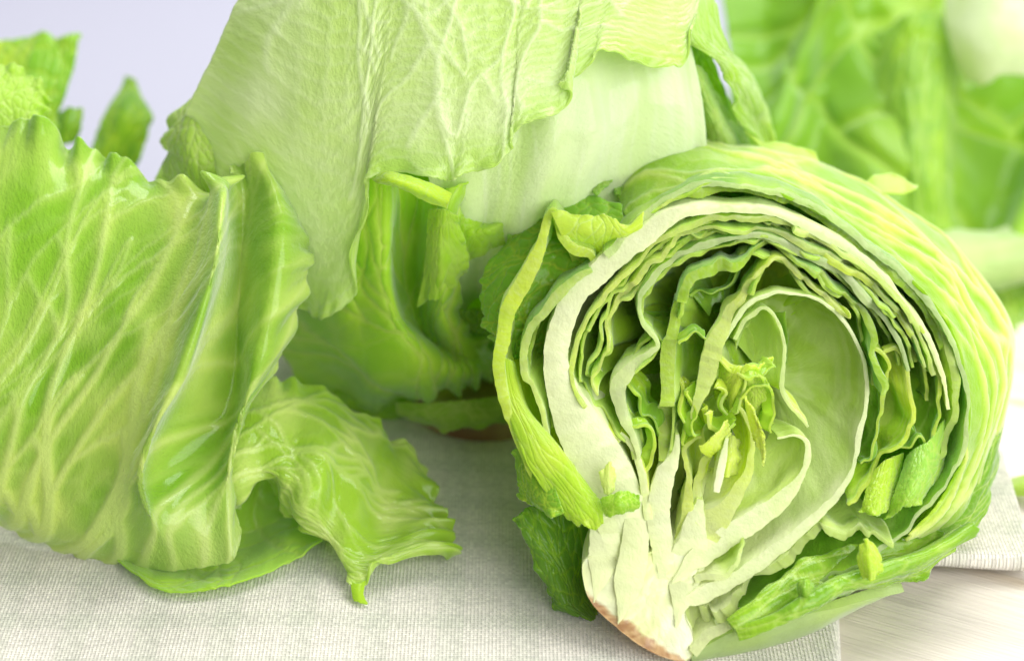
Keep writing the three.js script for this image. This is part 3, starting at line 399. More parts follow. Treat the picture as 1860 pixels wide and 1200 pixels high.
{ // lower right: long folded leaves
  const a = [[[1332, 1143, -.004], [1380, 1098, -.002], [1440, 1050, .002], [1500, 1020, .004], [1560, 1003, .006], [1640, 985, .01], [1720, 960, .016]], [[1334, 1142, -.005], [1390, 1108, -.006], [1450, 1070, -.004], [1510, 1040, -.002], [1580, 1020, .002], [1660, 1000, .006], [1745, 968, .014]], [[1336, 1142, -.005], [1400, 1120, -.007], [1460, 1090, -.007], [1520, 1062, -.004], [1600, 1040, .0], [1680, 1015, .006], [1776, 965, .014]], [[1338, 1142, -.004], [1400, 1128, -.004], [1460, 1112, -.004], [1530, 1092, -.001], [1620, 1070, .004], [1690, 1052, .008], [1740, 1005, .016]]].map((r) => cutd(r));
  part('leaf', blade(a, { nu: 160, nv: 80, seed: 22, veins: veinField(22, { n: 6, base: 0.6, spread: 1.2, cell: 10, width: 0.8 }), vu: (u, v) => [v, u], swellAmp: 0.0006, jag: { right: 0.05, bottom: 0.06, f: 22 }, frill: { bottom: 0.0009, top: 0.0007, right: 0.001, f: 5 }, lumps: (u, v) => 0.003 * Math.sin(v * 9 + u * 3), color: paint(LIME, GREEN, PALE, { k: 0.8, spot: 0.5 }) }), M.glossy, half, 'folded bright green leaf along the bottom of the cut face');
  const v1 = [[[1500, 1030, .012], [1590, 985, .016], [1670, 930, .022], [1730, 860, .028], [1752, 790, .034]], [[1540, 1030, .012], [1630, 985, .016], [1705, 930, .022], [1760, 865, .028], [1790, 790, .034]], [[1580, 1030, .014], [1670, 990, .018], [1745, 940, .024], [1790, 870, .03], [1815, 790, .038]], [[1620, 1035, .02], [1710, 1000, .026], [1780, 950, .032], [1806, 870, .04], [1822, 760, .05]]].map((r) => cutd(r, -0.004));
  part('leaf', blade(v1, { nu: 140, nv: 90, seed: 24, veins: veinField(24, { n: 9, base: 0.8, spread: 1.3, cell: 14, stretch: 1, width: 0.9, thirds: 0.3 }), vu: (u, v) => [v, u], swellAmp: 0.0007, jag: { bottom: 0.04, f: 20 }, frill: { bottom: 0.0008, f: 5 }, color: paint(LIME, GREEN, [0.72, 0.84, 0.26], { k: 1, spot: 0.4, sw: 0.8 }) }), M.leaf, half, 'green striped outer leaf at the lower right');
  const un = [[[1252, 1186, .004], [1320, 1150, .002], [1400, 1125, .003], [1480, 1105, .004], [1560, 1085, .007], [1640, 1065, .012]], [[1255, 1194, .006], [1325, 1172, .004], [1400, 1150, .005], [1480, 1125, .007], [1545, 1100, .01], [1610, 1072, .016]], [[1262, 1196, .012], [1330, 1183, .012], [1405, 1165, .014], [1480, 1138, .018], [1540, 1108, .024], [1600, 1075, .03]], [[1270, 1190, .03], [1335, 1175, .03], [1410, 1155, .034], [1480, 1128, .038], [1535, 1098, .042], [1590, 1065, .046]]].map((r) => cutd(r));
  part('leaf', blade(un, { nu: 90, nv: 50, seed: 26, th: 0.003, swellAmp: 0, crumple: 0.0006, color: paint([0.60, 0.74, 0.34], PALE, WHITE, { spot: 0.2 }) }), M.leaf, half, 'smooth pale rib on the underside, touching the napkin');
}
{ // flaps on the right
  const flap = (c, sd, lo, hi, o = {}) => part('leaf', blade(c.map((r) => cutd(r)), { nu: 70, nv: 80, seed: sd, veins: veinField(sd, { n: 5, cell: 8, width: 0.8 }), swellAmp: 0.00018, crumple: 0.0008, jag: { bottom: 0.05, f: 6 }, frill: { bottom: 0.001, f: 2 }, color: paint(lo, hi, PALE, { k: 0.6, spot: 0.5 }), ...o }), M.glossy, half);
  flap([[[1578, 862, 0], [1605, 838, -.001], [1622, 830, 0], [1642, 822, .004]], [[1573, 890, -.003], [1592, 880, -.004], [1615, 870, -.002], [1634, 858, .004]], [[1568, 915, -.004], [1580, 912, -.005], [1605, 905, -.004], [1622, 895, .003]], [[1564, 930, -.003], [1580, 935, -.005], [1600, 937, -.004], [1615, 924, .002]]], 41, YEL, LIME);
  flap([[[1648, 832, .002], [1665, 815, .0], [1688, 800, .0], [1715, 760, .006]], [[1635, 870, .0], [1658, 855, -.003], [1685, 845, -.002], [1720, 810, .006]], [[1622, 910, .0], [1648, 900, -.004], [1676, 885, -.002], [1712, 850, .006]], [[1612, 943, .003], [1638, 925, -.002], [1665, 912, 0], [1700, 880, .008]]], 42, LIME, [0.42, 0.72, 0.08]);
  flap([[[1740, 560, .012], [1752, 600, .01], [1745, 640, .006]], [[1755, 640, .012], [1770, 690, .008], [1760, 720, .004]], [[1750, 740, .012], [1765, 780, .01], [1748, 800, .004]], [[1738, 830, .012], [1745, 850, .01], [1725, 860, .004]]], 43, PALE, LIME);
}
{ // leaf closing the heart behind
  const r = []; for (let j = 0; j <= 5; j++) { const q = []; for (let i = 0; i <= 5; i++) { const u = i / 5 - 0.5, v = j / 5 - 0.5; q.push([1300 + u * 260, 730 + v * 330, 0.034 - 0.05 * (u * u + v * v)]); } r.push(cutd(q)); }
  part('leaf', blade(r, { nu: 60, nv: 60, seed: 71, veins: veinField(71, { n: 6, cell: 9 }), swellAmp: 0.0008, color: paint(LIME, GREEN, PALE, { k: 0.5, spot: 0.5 }) }), M.leaf, half);
}
{ // frills of the heart
  const frill = (c, sd, dz = 0.004, lo = YEL, hi = [0.62, 0.8, 0.05]) => part('heart_leaf', blade(c.map((r) => cutd(r, -dz)), { nu: 60, nv: 60, seed: sd, veins: veinField(sd, { n: 4, cell: 8 }), swellAmp: 0.0003, crumple: 0.0009, jag: { top: 0.12, left: 0.05, right: 0.08, bottom: 0.05, f: 9 }, frill: { top: 0.0009, right: 0.0006, bottom: 0.0005, f: 2, reach: 0.6 }, color: paint(lo, hi, CREAM, { k: 0.5, spot: 0.5 }) }), M.cut, half);
  frill([[[1296, 648, .004], [1330, 660, 0], [1362, 655, -.002], [1382, 664, 0], [1402, 645, .004]], [[1300, 680, .006], [1325, 690, .002], [1347, 680, -.001], [1370, 690, .004], [1395, 690, .01]], [[1300, 720, .01], [1318, 725, .006], [1336, 715, .002], [1350, 730, .008], [1370, 740, .014]], [[1310, 750, .014], [1320, 755, .01], [1332, 745, .006], [1340, 760, .012], [1350, 770, .018]]], 51);
  frill([[[1345, 700, .004], [1365, 680, 0], [1387, 683, 0], [1402, 705, .004]], [[1352, 725, .008], [1370, 715, .005], [1390, 720, .006], [1405, 745, .01]], [[1355, 760, .012], [1372, 755, .009], [1392, 765, .01], [1402, 790, .012]]], 52, 0.006, [0.62, 0.78, 0.10], LIME);
  frill([[[1352, 715, -.002], [1368, 740, -.004], [1378, 770, -.004]], [[1360, 760, 0], [1375, 775, -.003], [1390, 800, -.004]], [[1372, 800, 0], [1380, 815, -.002], [1391, 850, -.003]]], 55, 0.008, CREAM, YEL);
  frill([[[1270, 812, 0], [1300, 790, -.002], [1322, 760, 0]], [[1275, 822, .002], [1302, 803, 0], [1325, 772, .002]], [[1290, 830, .004], [1308, 815, .002], [1326, 785, .004]]], 57, 0.006, CREAM, YEL);
  frill([[[1290, 800, .008], [1325, 790, .006], [1350, 800, .008]], [[1300, 835, .006], [1325, 830, .003], [1345, 835, .006]], [[1300, 870, .006], [1320, 868, .004], [1338, 860, .006]]], 58, 0.002, CREAM, YEL);
  frill([[[1090, 905, 0], [1125, 890, -.002], [1160, 900, 0]], [[1095, 925, -.001], [1125, 915, -.004], [1164, 915, 0]], [[1100, 938, 0], [1130, 932, -.002], [1150, 928, 0]]], 59, 0.006, LIME, GREEN);
  frill([[[1088, 855, 0], [1108, 838, -.001], [1115, 850, 0]], [[1092, 875, 0], [1105, 872, -.001], [1118, 875, 0]], [[1098, 895, 0], [1106, 900, -.001], [1114, 890, 0]]], 60, 0.005, PALE, CREAM);
  frill([[[1560, 1000, 0], [1572, 975, -.003], [1578, 985, 0]], [[1558, 1020, -.002], [1580, 1012, -.006], [1605, 1018, -.002]], [[1570, 1050, -.002], [1582, 1055, -.004], [1598, 1045, -.002]]], 61, 0.006, YEL, LIME);
  frill([[[1445, 1060, 0], [1462, 1052, -.004], [1480, 1058, 0]], [[1450, 1075, -.002], [1462, 1070, -.006], [1478, 1078, -.002]], [[1452, 1092, 0], [1465, 1090, -.004], [1476, 1088, 0]]], 62, 0.005, LIME, GREEN);
  const rod = [[1297, 872, 12], [1303, 845, 14], [1311, 805, 12], [1317, 776, 7]];
  part('heart_shoot', sliced(rod.map((r) => [...r, 7]), { seed: 70, deep: 12, tones: tW, face: [0.88, 0.9, 0.62], ruff: 0, kb: 0.3, wob: 0 }), M.core, half, 'pale straight shoot in the heart');
}
// ------------------------------------------------------------------ the whole head behind
const WC = at(850, 170, 0.685), WR = 0.1;
function onHead(px, py, off = 0) {                              // depth of the head's round side there, lifted by off metres
  const dir = at(px, py, 1).sub(EYE), oc = EYE.clone().sub(WC), a = dir.dot(dir), b = oc.dot(dir), R = WR + off, c = oc.dot(oc) - R * R, q = b * b - a * c;
  return (-b - (q > 0 ? Math.sqrt(q) : 0)) / a;
}
const hd = (r) => r.map(([x, y, o]) => [x, y, onHead(x, y, o ?? 0)]);
const whole = thing('whole_lettuce_head', 'whole iceberg lettuce head with a smooth veined wrapper leaf, standing behind the cut head', 'lettuce');
{ // wrapper leaf
  const bot = [[285, 330], [400, 430], [500, 545], [560, 577], [605, 572], [640, 535], [652, 450], [656, 370], [672, 328], [730, 318], [790, 330], [822, 335], [850, 318], [895, 308], [924, 280], [926, 250], [960, 226], [1010, 208], [1030, 172], [1022, 148], [1068, 116], [1090, 96], [1150, 106], [1205, 124], [1240, 118], [1262, 60]];
  const n = bot.length, rows = [];
  for (let j = 0; j <= 6; j++) { const t = j / 6, off = 0.004 + 0.005 * t * t; rows.push(hd(bot.map(([x, y], i) => { const X = lerp(515, 1290, i / (n - 1)); return [lerp(X, x, Math.pow(t, 0.8)), lerp(-130, y, t), off + (j === 6 ? 0.001 : 0)]; }))); }
  const vf = veinField(77, { N: 420, n: 12, base: 1.0, spread: 1.15, forks: 4, cell: 24, stretch: 1.4, width: 0.36, thirds: 0.34, wander: 0.35, splay: 0.7 });
  const pale = [0.80, 0.88, 0.53], mid = [0.68, 0.83, 0.27];
  part('leaf', blade(rows, { nu: 330, nv: 240, veins: vf, th: 0.0007, swellAmp: -0.0013, crumple: 0.0014, crumpleF: 2.0, seed: 77, jag: { bottom: 0.03, f: 60 }, frill: { bottom: 0.0016, f: 11, reach: 0.12 }, color: (u, v, vn, sw, p) => { let c = mix3(pale, mid, clamp(0.5 + 0.6 * fbm(p[0] * 40, p[1] * 40, p[2] * 40) + 0.3 * (sw - 0.5))); c = mix3(c, LIME, 0.6 * sstep(0.78, 1, v)); return mix3(c, [0.85, 0.92, 0.60], clamp(vn * 1.0)); } }), M.glossy, whole, 'large pale green wrapper leaf with fine raised veins and a toothed rim');
}
{ // folded lip of the wrapper
  const rows = [[[676, 326, .008], [700, 312, .012], [740, 320, .014], [785, 335, .013], [820, 352, .011]], [[684, 330, .012], [705, 326, .017], [740, 336, .018], [780, 352, .017], [814, 368, .013]], [[688, 332, .010], [710, 338, .013], [740, 348, .014], [775, 365, .013], [812, 380, .01]]].map(hd);
  part('leaf', blade(rows, { nu: 80, nv: 30, seed: 79, veins: veinField(79, { n: 4, cell: 9 }), swellAmp: 0.0007, jag: { bottom: 0.15, f: 12 }, color: paint(LIME, YEL, PALE, { k: 0.8 }) }), M.leaf, whole);
}
{ // smooth white rib leaf
  const rows = [[[760, 230, -.006], [850, 180, -.006], [950, 120, -.005], [1050, 50, -.004], [1160, 30, -.003], [1240, 60, -.003]], [[780, 330, -.006], [870, 290, -.005], [970, 220, -.004], [1070, 150, -.002], [1180, 110, -.001], [1255, 170, -.004]], [[800, 420, -.007], [880, 370, -.005], [980, 300, -.004], [1090, 240, -.001], [1200, 200, .0], [1272, 260, -.005]], [[810, 500, -.009], [880, 440, -.007], [970, 390, -.007], [1080, 330, -.004], [1200, 290, -.003], [1290, 350, -.008]], [[800, 600, -.012], [880, 540, -.012], [980, 480, -.012], [1090, 430, -.01], [1220, 390, -.008], [1310, 430, -.014]]].map(hd);
  part('leaf', blade(rows, { nu: 160, nv: 120, seed: 81, th: 0.001, lumps: (u, v) => (0.0026 * Math.sin(u * 13 + v * 2.4 + 2.4 * noise(u * 3, v * 1.5, 5)) + 0.0007 * Math.sin(u * 44 + v * 4 + 2 * noise(u * 6, v * 2, 9))) * sstep(0, 0.25, u), crumple: 0.0016, crumpleF: 1.2, color: (u, v, vn, sw, p) => mix3(mix3([0.70, 0.83, 0.36], [0.86, 0.91, 0.68], clamp(0.1 + u * 0.7 + 0.5 * fbm(p[0] * 25, p[1] * 25, p[2] * 25))), [0.89, 0.92, 0.76], 0.4 * sstep(-0.5, 0.9, noise(u * 13 + 2 * v, v * 1.6, 3)) + 0.3 * sstep(0, 0.8, noise(u * 70 + 4 * v, v * 3, 7))) }), M.glossy, whole, 'smooth whitish rib leaf under the wrapper');
}
{ // crumpled rim of the wrapper on the far left
  part('leaf', blade([[[330, 195, .636], [358, 172, .626], [396, 185, .624]], [[298, 235, .636], [342, 228, .618], [400, 245, .616]], [[296, 285, .636], [338, 285, .615], [398, 298, .614]], [[304, 345, .636], [345, 350, .620], [400, 350, .618]]], { nu: 70, nv: 80, seed: 87, veins: veinField(87, { n: 5, cell: 9 }), swellAmp: 0.0012, crumple: 0.0016, jag: { left: 0.06, top: 0.06, f: 8 }, frill: { left: 0.002, f: 3, reach: 0.5 }, color: paint(PALE, [0.6, 0.8, 0.12], [0.8, 0.86, 0.4], { k: 0.6, spot: 0.7 }) }), M.leaf, whole);
}
{ // right side: narrow leaves
  const f = (c, sd, lo, hi, o = {}) => part('leaf', blade(c.map(hd), { nu: 70, nv: 90, seed: sd, veins: veinField(sd, { n: 5, cell: 9 }), swellAmp: 0.001, color: paint(lo, hi, PALE, { k: 0.6, spot: 0.4 }), ...o }), M.glossy, whole);
  f([[[1215, 60, -.014], [1240, 60, -.012], [1280, 70, -.01]], [[1228, 130, -.016], [1260, 140, -.014], [1310, 150, -.012]], [[1255, 220, -.018], [1290, 220, -.014], [1350, 240, -.014]], [[1280, 320, -.02], [1320, 320, -.018], [1390, 330, -.018]]], 83, LIME, GREEN);
  f([[[1246, 130, -.010], [1262, 118, -.005], [1285, 140, -.009]], [[1262, 180, -.010], [1285, 170, -.005], [1312, 190, -.009]], [[1285, 240, -.01], [1310, 230, -.005], [1338, 250, -.009]], [[1300, 300, -.012], [1330, 290, -.007], [1360, 310, -.011]]], 84, PALE, [0.5, 0.72, 0.2]);
  f([[[1200, -60, .001], [1250, -50, .001], [1300, 10, -.002]], [[1240, 60, .003], [1275, 70, .002], [1320, 90, -.004]], [[1300, 115, .003], [1330, 120, .002], [1365, 140, -.004]], [[1325, 170, .002], [1362, 170, .001], [1398, 200, -.005]], [[1360, 240, .0], [1385, 240, -.001], [1415, 270, -.008]], [[1380, 320, -.004], [1405, 320, -.005], [1430, 340, -.012]]], 85, [0.62, 0.8, 0.34], LIME, { jag: { left: 0.16, f: 7 }, frill: { left: 0.002, f: 4 } });
}
{ // body under the leaves, so that no gap opens
  const g = new THREE.SphereGeometry(WR - 0.02, 64, 48), p = g.attributes.position, c = new Float32Array(p.count * 3);
  for (let i = 0; i < p.count; i++) { const k = 1 + 0.05 * fbm(p.getX(i) * 30, p.getY(i) * 30, p.getZ(i) * 30); p.setXYZ(i, p.getX(i) * k, p.getY(i) * k, p.getZ(i) * k); c.set(mix3(LIME, GREEN, clamp(0.5 + fbm(p.getX(i) * 60, p.getY(i) * 60, p.getZ(i) * 60))), i * 3); }
  g.translate(WC.x, WC.y, WC.z); g.setAttribute('color', new THREE.BufferAttribute(c, 3)); g.computeVertexNormals();
  part('leaf_ball', g, M.core, whole);
}
{ // lower front leaf with deep folds
  const rows = [
    [[490, 330, -.012], [600, 325, -.004], [660, 320, -.002], [700, 325, .0], [725, 330, -.008], [765, 335, -.012], [798, 340, -.004], [820, 340, .001], [850, 330, -.003]],
    [[485, 430, -.010], [605, 430, -.002], [660, 430, .0], [700, 430, .002], [712, 440, -.010], [755, 445, -.016], [785, 440, -.008], [802, 430, .003], [835, 420, -.002]],
    [[485, 520, -.008], [600, 525, .0], [655, 520, .002], [702, 510, .004], [718, 520, -.008], [752, 530, -.014], [775, 530, -.008], [800, 520, .004], [832, 500, -.002]],
    [[490, 600, -.006], [600, 600, .003], [660, 590, .006], [720, 575, .007], [738, 585, -.002], [762, 600, -.008], [785, 600, -.004], [808, 580, .004], [840, 570, -.004]],
    [[520, 660, -.004], [610, 650, .006], [670, 640, .010], [740, 620, .011], [775, 630, .006], [800, 640, .002], [825, 640, .002], [850, 630, .002], [875, 620, -.004]],
    [[545, 710, -.004], [620, 705, .006], [680, 700, .010], [750, 680, .012], [800, 675, .010], [835, 675, .008], [860, 670, .006], [880, 665, .002], [900, 650, -.004]],
    [[575, 700, -.002], [620, 730, .0], [690, 740, .006], [750, 725, .008], [800, 715, .007], [840, 710, .004], [865, 700, .002], [885, 690, -.002], [905, 680, -.008]]].map(hd);
  part('leaf', blade(rows, { nu: 200, nv: 200, seed: 91, veins: veinField(91, { n: 6, cell: 9, width: 0.8, thirds: 0.2 }), vu: (u, v) => [u, 1 - v], swellAmp: 0.0007, crumple: 0.0012, crumpleF: 2.4, jag: { bottom: 0.045, left: 0.02, f: 26 }, frill: { bottom: 0.0018, f: 6, reach: 0.2, right: 0.001 }, color: paint([0.62, 0.82, 0.06], [0.46, 0.74, 0.012], [0.74, 0.86, 0.2], { k: 0.7, spot: 0.5 }) }), M.leaf, whole, 'green front leaf with deep folds under the wrapper');
  const f = (c, sd, lo, hi) => part('leaf', blade(c.map(hd), { nu: 80, nv: 60, seed: sd, veins: veinField(sd, { n: 5, cell: 9 }), swellAmp: 0.0006, jag: { bottom: 0.1, right: 0.06, f: 9 }, frill: { bottom: 0.0014, right: 0.001, f: 3, reach: 0.4 }, color: paint(lo, hi, LIME, { k: 0.5, spot: 0.4 }) }), M.leaf, whole);
  f([[[790, 560, -.004], [840, 560, -.004], [890, 560, -.008], [930, 560, -.014]], [[800, 620, .0], [850, 620, -.002], [890, 620, -.006], [925, 620, -.012]], [[790, 690, .0], [840, 690, -.004], [885, 690, -.01], [920, 690, -.016]]], 93, LIME, GREEN);
  f([[[600, 690, -.008], [680, 700, -.004], [760, 690, -.004], [840, 680, -.008], [910, 670, -.014]], [[620, 730, -.010], [690, 745, -.006], [770, 730, -.006], [845, 720, -.01], [910, 710, -.018]], [[640, 745, -.014], [700, 762, -.012], [770, 752, -.012], [850, 750, -.016], [905, 745, -.022]]], 94, LIME, GREEN);
  part('leaf', blade([[[700, 728, .648], [770, 732, .642], [830, 728, .640], [890, 722, .644], [940, 715, .65]], [[715, 750, .650], [775, 760, .645], [830, 764, .643], [890, 756, .646], [940, 748, .652]], [[745, 758, .654], [785, 774, .651], [825, 790, .649], [885, 776, .652], [940, 772, .658]]], { nu: 90, nv: 40, seed: 97, veins: veinField(97, { n: 5, cell: 9 }), jag: { bottom: 0.25, left: 0.1, f: 9 }, frill: { bottom: 0.0016, f: 3 }, swellAmp: 0.0005, color: paint([0.56, 0.7, 0.14], [0.36, 0.6, 0.02], PALE, { k: 0.5, spot: 0.5 }) }), M.leaf, whole);
  f([[[835, 330, -.004], [870, 400, -.008], [920, 395, -.008], [960, 380, -.012]], [[820, 440, -.004], [862, 425, -.003], [905, 415, -.004], [950, 400, -.012]], [[820, 500, -.008], [865, 470, -.006], [910, 450, -.008], [950, 430, -.014]]], 95, PALE, LIME);
  f([[[780, 380, .0], [805, 380, .004], [830, 390, .002]], [[775, 450, .0], [800, 470, .004], [850, 460, .0]], [[760, 560, .0], [800, 540, .004], [850, 500, -.002]]], 96, PALE, LIME);
}
{ // stalk end on the cloth
  const base = onTable(875, 812), g = new THREE.CylinderGeometry(0.024, 0.022, 0.013, 40, 6), p = g.attributes.position, c = new Float32Array(p.count * 3);
  for (let i = 0; i < p.count; i++) { const k = 1 + 0.08 * fbm(p.getX(i) * 120, p.getY(i) * 120, p.getZ(i) * 120); p.setXYZ(i, p.getX(i) * k, p.getY(i), p.getZ(i) * k); c.set(mix3([0.6, 0.44, 0.2], [0.3, 0.12, 0.05], clamp(0.4 - p.getY(i) * 40 + 0.5 * noise(p.getX(i) * 150, p.getZ(i) * 150, 3))), i * 3); }
  g.translate(base.x, 0.006, base.z - 0.026); g.setAttribute('color', new THREE.BufferAttribute(c, 3)); g.computeVertexNormals();
  part('stalk', g, M.core, whole, 'brown cut stalk under the head');
}
// ------------------------------------------------------------------ loose leaves
const loose = (label, group) => thing('loose_lettuce_leaf', label, 'leaf', group);
{ // big leaf on the left with its long fold
  const t = loose('large crinkled pale green leaf with a long fold, lying left of the whole head');
  const rows = [
    [[-120, 240, .615], [-20, 225, .612], [60, 205, .61], [130, 245, .61], [190, 272, .607], [245, 300, .606], [300, 322, .604], [372, 334, .6], [404, 320, .590], [416, 316, .600], [444, 290, .604], [480, 280, .602], [518, 318, .612]],
    [[-120, 400, .597], [-30, 390, .596], [40, 380, .596], [110, 388, .595], [170, 392, .595], [230, 398, .594], [290, 402, .593], [362, 404, .588], [402, 380, .574], [413, 384, .596], [446, 392, .606], [505, 385, .592], [554, 420, .606]],
    [[-120, 560, .585], [-40, 560, .584], [30, 560, .584], [90, 552, .584], [150, 545, .584], [205, 540, .583], [262, 535, .582], [338, 522, .578], [388, 494, .564], [402, 500, .590], [436, 525, .606], [500, 505, .588], [562, 488, .604]],
    [[-120, 730, .582], [-50, 735, .581], [15, 722, .58], [70, 712, .58], [122, 702, .579], [170, 697, .578], [215, 692, .577], [282, 692, .574], [333, 670, .562], [352, 676, .590], [424, 700, .606], [465, 675, .588], [530, 598, .604]],
    [[-120, 850, .592], [-50, 860, .590], [10, 852, .588], [60, 850, .586], [105, 850, .585], [145, 850, .583], [185, 850, .582], [228, 855, .578], [261, 834, .566], [282, 845, .590], [392, 815, .600], [432, 775, .588], [474, 690, .604]],
    [[-120, 900, .606], [-60, 915, .604], [0, 918, .600], [50, 935, .598], [95, 948, .596], [135, 958, .594], [172, 962, .592], [225, 952, .588], [268, 935, .578], [295, 935, .584], [370, 915, .590], [418, 890, .590], [448, 740, .604]],
    [[-120, 915, .622], [-60, 930, .620], [0, 945, .616], [45, 970, .612], [95, 990, .609], [135, 1000, .607], [180, 1012, .604], [235, 1022, .600], [290, 1035, .597], [345, 1036, .594], [392, 1030, .592], [424, 1018, .591], [432, 985, .593]]];
  const vf = veinField(101, { N: 420, n: 14, base: 0.9, spread: 1.1, forks: 4, cell: 12, stretch: 2.4, width: 1.25, thirds: 0.2, wander: 0.6, splay: 0.8 });
  part('blade', blade(rows, { nu: 300, nv: 320, th: 0.0007, veins: vf, vu: (u, v) => [clamp(0.02 + u * 0.8 + 0.28 * v - 0.05), clamp(1 - v)], swellAmp: -0.0010, crumple: 0.0016, crumpleF: 2.0, seed: 101, calm: (u) => 1 - 0.65 * sstep(0.58, 0.68, u), jag: { top: 0.025, right: 0.01, bottom: 0.012, f: 34 }, frill: { top: 0.0036, f: 8, reach: 0.12, right: 0.001 }, color: (u, v, vn, sw, p) => { const g = clamp(0.32 + 0.8 * (sw - 0.5) + 0.5 * fbm(p[0] * 45, p[1] * 45, p[2] * 45)); let c = mix3([0.70, 0.83, 0.19], [0.32, 0.60, 0.008], g); c = mix3(c, [0.66, 0.78, 0.24], 0.6 * sstep(0.7, 1, v)); return mix3(c, [0.80, 0.88, 0.42], clamp(vn * 0.34)); } }), M.glossy, t);
  const low = [[[210, 900, .628], [300, 880, .630], [400, 868, .632], [480, 858, .636], [560, 850, .640], [630, 880, .642]], [[206, 985, .612], [290, 1005, .606], [375, 1005, .606], [450, 970, .614], [530, 925, .624], [610, 930, .632]], [[208, 1010, .603], [288, 1048, .593], [376, 1052, .592], [450, 1025, .597], [525, 980, .606], [600, 960, .62]], [[212, 1020, .598], [290, 1068, .586], [380, 1072, .585], [450, 1055, .588], [520, 1025, .595], [585, 985, .604]]];
  part('blade', blade(low, { nu: 110, nv: 90, seed: 103, veins: veinField(103, { n: 5, cell: 7, thirds: 0.15 }), swellAmp: 0.0004, jag: { bottom: 0.05, f: 12 }, color: paint(LIME, [0.52, 0.77, 0.1], PALE, { k: 0.6, spot: 0.4 }) }), M.leaf, t);
}
{ // curled top of a leaf at the left rim of the picture
  const t = loose('pale frilled leaf tip rising above the crinkled left leaf');
  const rows = [[[-80, 100, .63], [-20, 105, .632], [30, 118, .634], [70, 145, .634], [92, 185, .632]], [[-80, 170, .622], [-20, 175, .624], [25, 182, .626], [60, 200, .626], [88, 215, .628]], [[-80, 250, .618], [-20, 250, .62], [20, 250, .622], [55, 255, .622], [80, 260, .624]]];
  part('blade', blade(rows, { nu: 110, nv: 80, seed: 105, veins: veinField(105, { n: 6, cell: 10 }), vu: (u, v) => [u, 1 - v], swellAmp: 0.0008, jag: { top: 0.07, right: 0.05, f: 16 }, frill: { top: 0.0014, right: 0.0014, f: 4, reach: 0.4 }, color: paint([0.6, 0.8, 0.2], LIME, PALE, { k: 0.7 }) }), M.leaf, t);
}
{ // leaf draped in front
  const t = loose('small wavy pale leaf draped on the napkin with a hollow fold and a hanging tip');
  const rows = [
    [[428, 745, .61], [455, 705, .615], [500, 692, .622], [560, 702, .626], [620, 732, .628], [680, 768, .63], [735, 805, .632], [785, 855, .63]],
    [[424, 800, .602], [455, 770, .604], [505, 755, .608], [560, 762, .612], [620, 790, .614], [680, 825, .616], [740, 865, .62], [800, 905, .622]],
    [[420, 860, .598], [455, 842, .596], [505, 828, .597], [555, 832, .599], [605, 860, .602], [665, 890, .604], [735, 925, .61], [812, 950, .614]],
    [[422, 905, .6], [455, 885, .595], [505, 868, .593], [545, 880, .594], [590, 925, .595], [650, 960, .594], [730, 975, .602], [826, 985, .608]],
    [[426, 908, .606], [458, 892, .602], [505, 880, .6], [538, 905, .598], [572, 958, .594], [630, 1015, .588], [715, 1010, .594], [832, 1000, .604]],
    [[428, 906, .612], [460, 895, .61], [505, 888, .608], [545, 930, .604], [560, 970, .597], [640, 1065, .585], [700, 1030, .589], [826, 1014, .602]]];
  part('blade', blade(rows, { nu: 200, nv: 180, seed: 107, veins: veinField(107, { n: 7, base: 0.8, spread: 1.2, cell: 9, width: 0.9, thirds: 0.15 }), vu: (u, v) => [v, u], swellAmp: -0.0004, crumple: 0.0014, crumpleF: 2.2, jag: { bottom: 0.02, right: 0.035, top: 0.015, f: 22 }, frill: { bottom: 0.0022, right: 0.003, top: 0.0016, f: 6, reach: 0.2 }, lumps: (u, v) => (0.0034 * Math.sin(u * 13 + v * 2.5) + 0.0012 * Math.sin(u * 31 - v * 3)) * sstep(0.05, 0.6, v), color: paint([0.70, 0.83, 0.22], [0.46, 0.70, 0.03], [0.78, 0.87, 0.38], { k: 0.25, spot: 0.8, sw: 0.5 }) }), M.glossy, t);
  const tip = [[[636, 1055, .586], [650, 1060, .585], [668, 1050, .587]], [[640, 1078, .584], [650, 1080, .583], [660, 1078, .584]], [[643, 1095, .583], [655, 1098, .582], [672, 1100, .583]]];
  part('tip', blade(tip, { nu: 24, nv: 24, seed: 108, jag: { bottom: 0.2, right: 0.15, f: 5 }, frill: { bottom: 0.001, f: 2 }, color: paint(LIME, YEL, PALE) }), M.leaf, t);
}
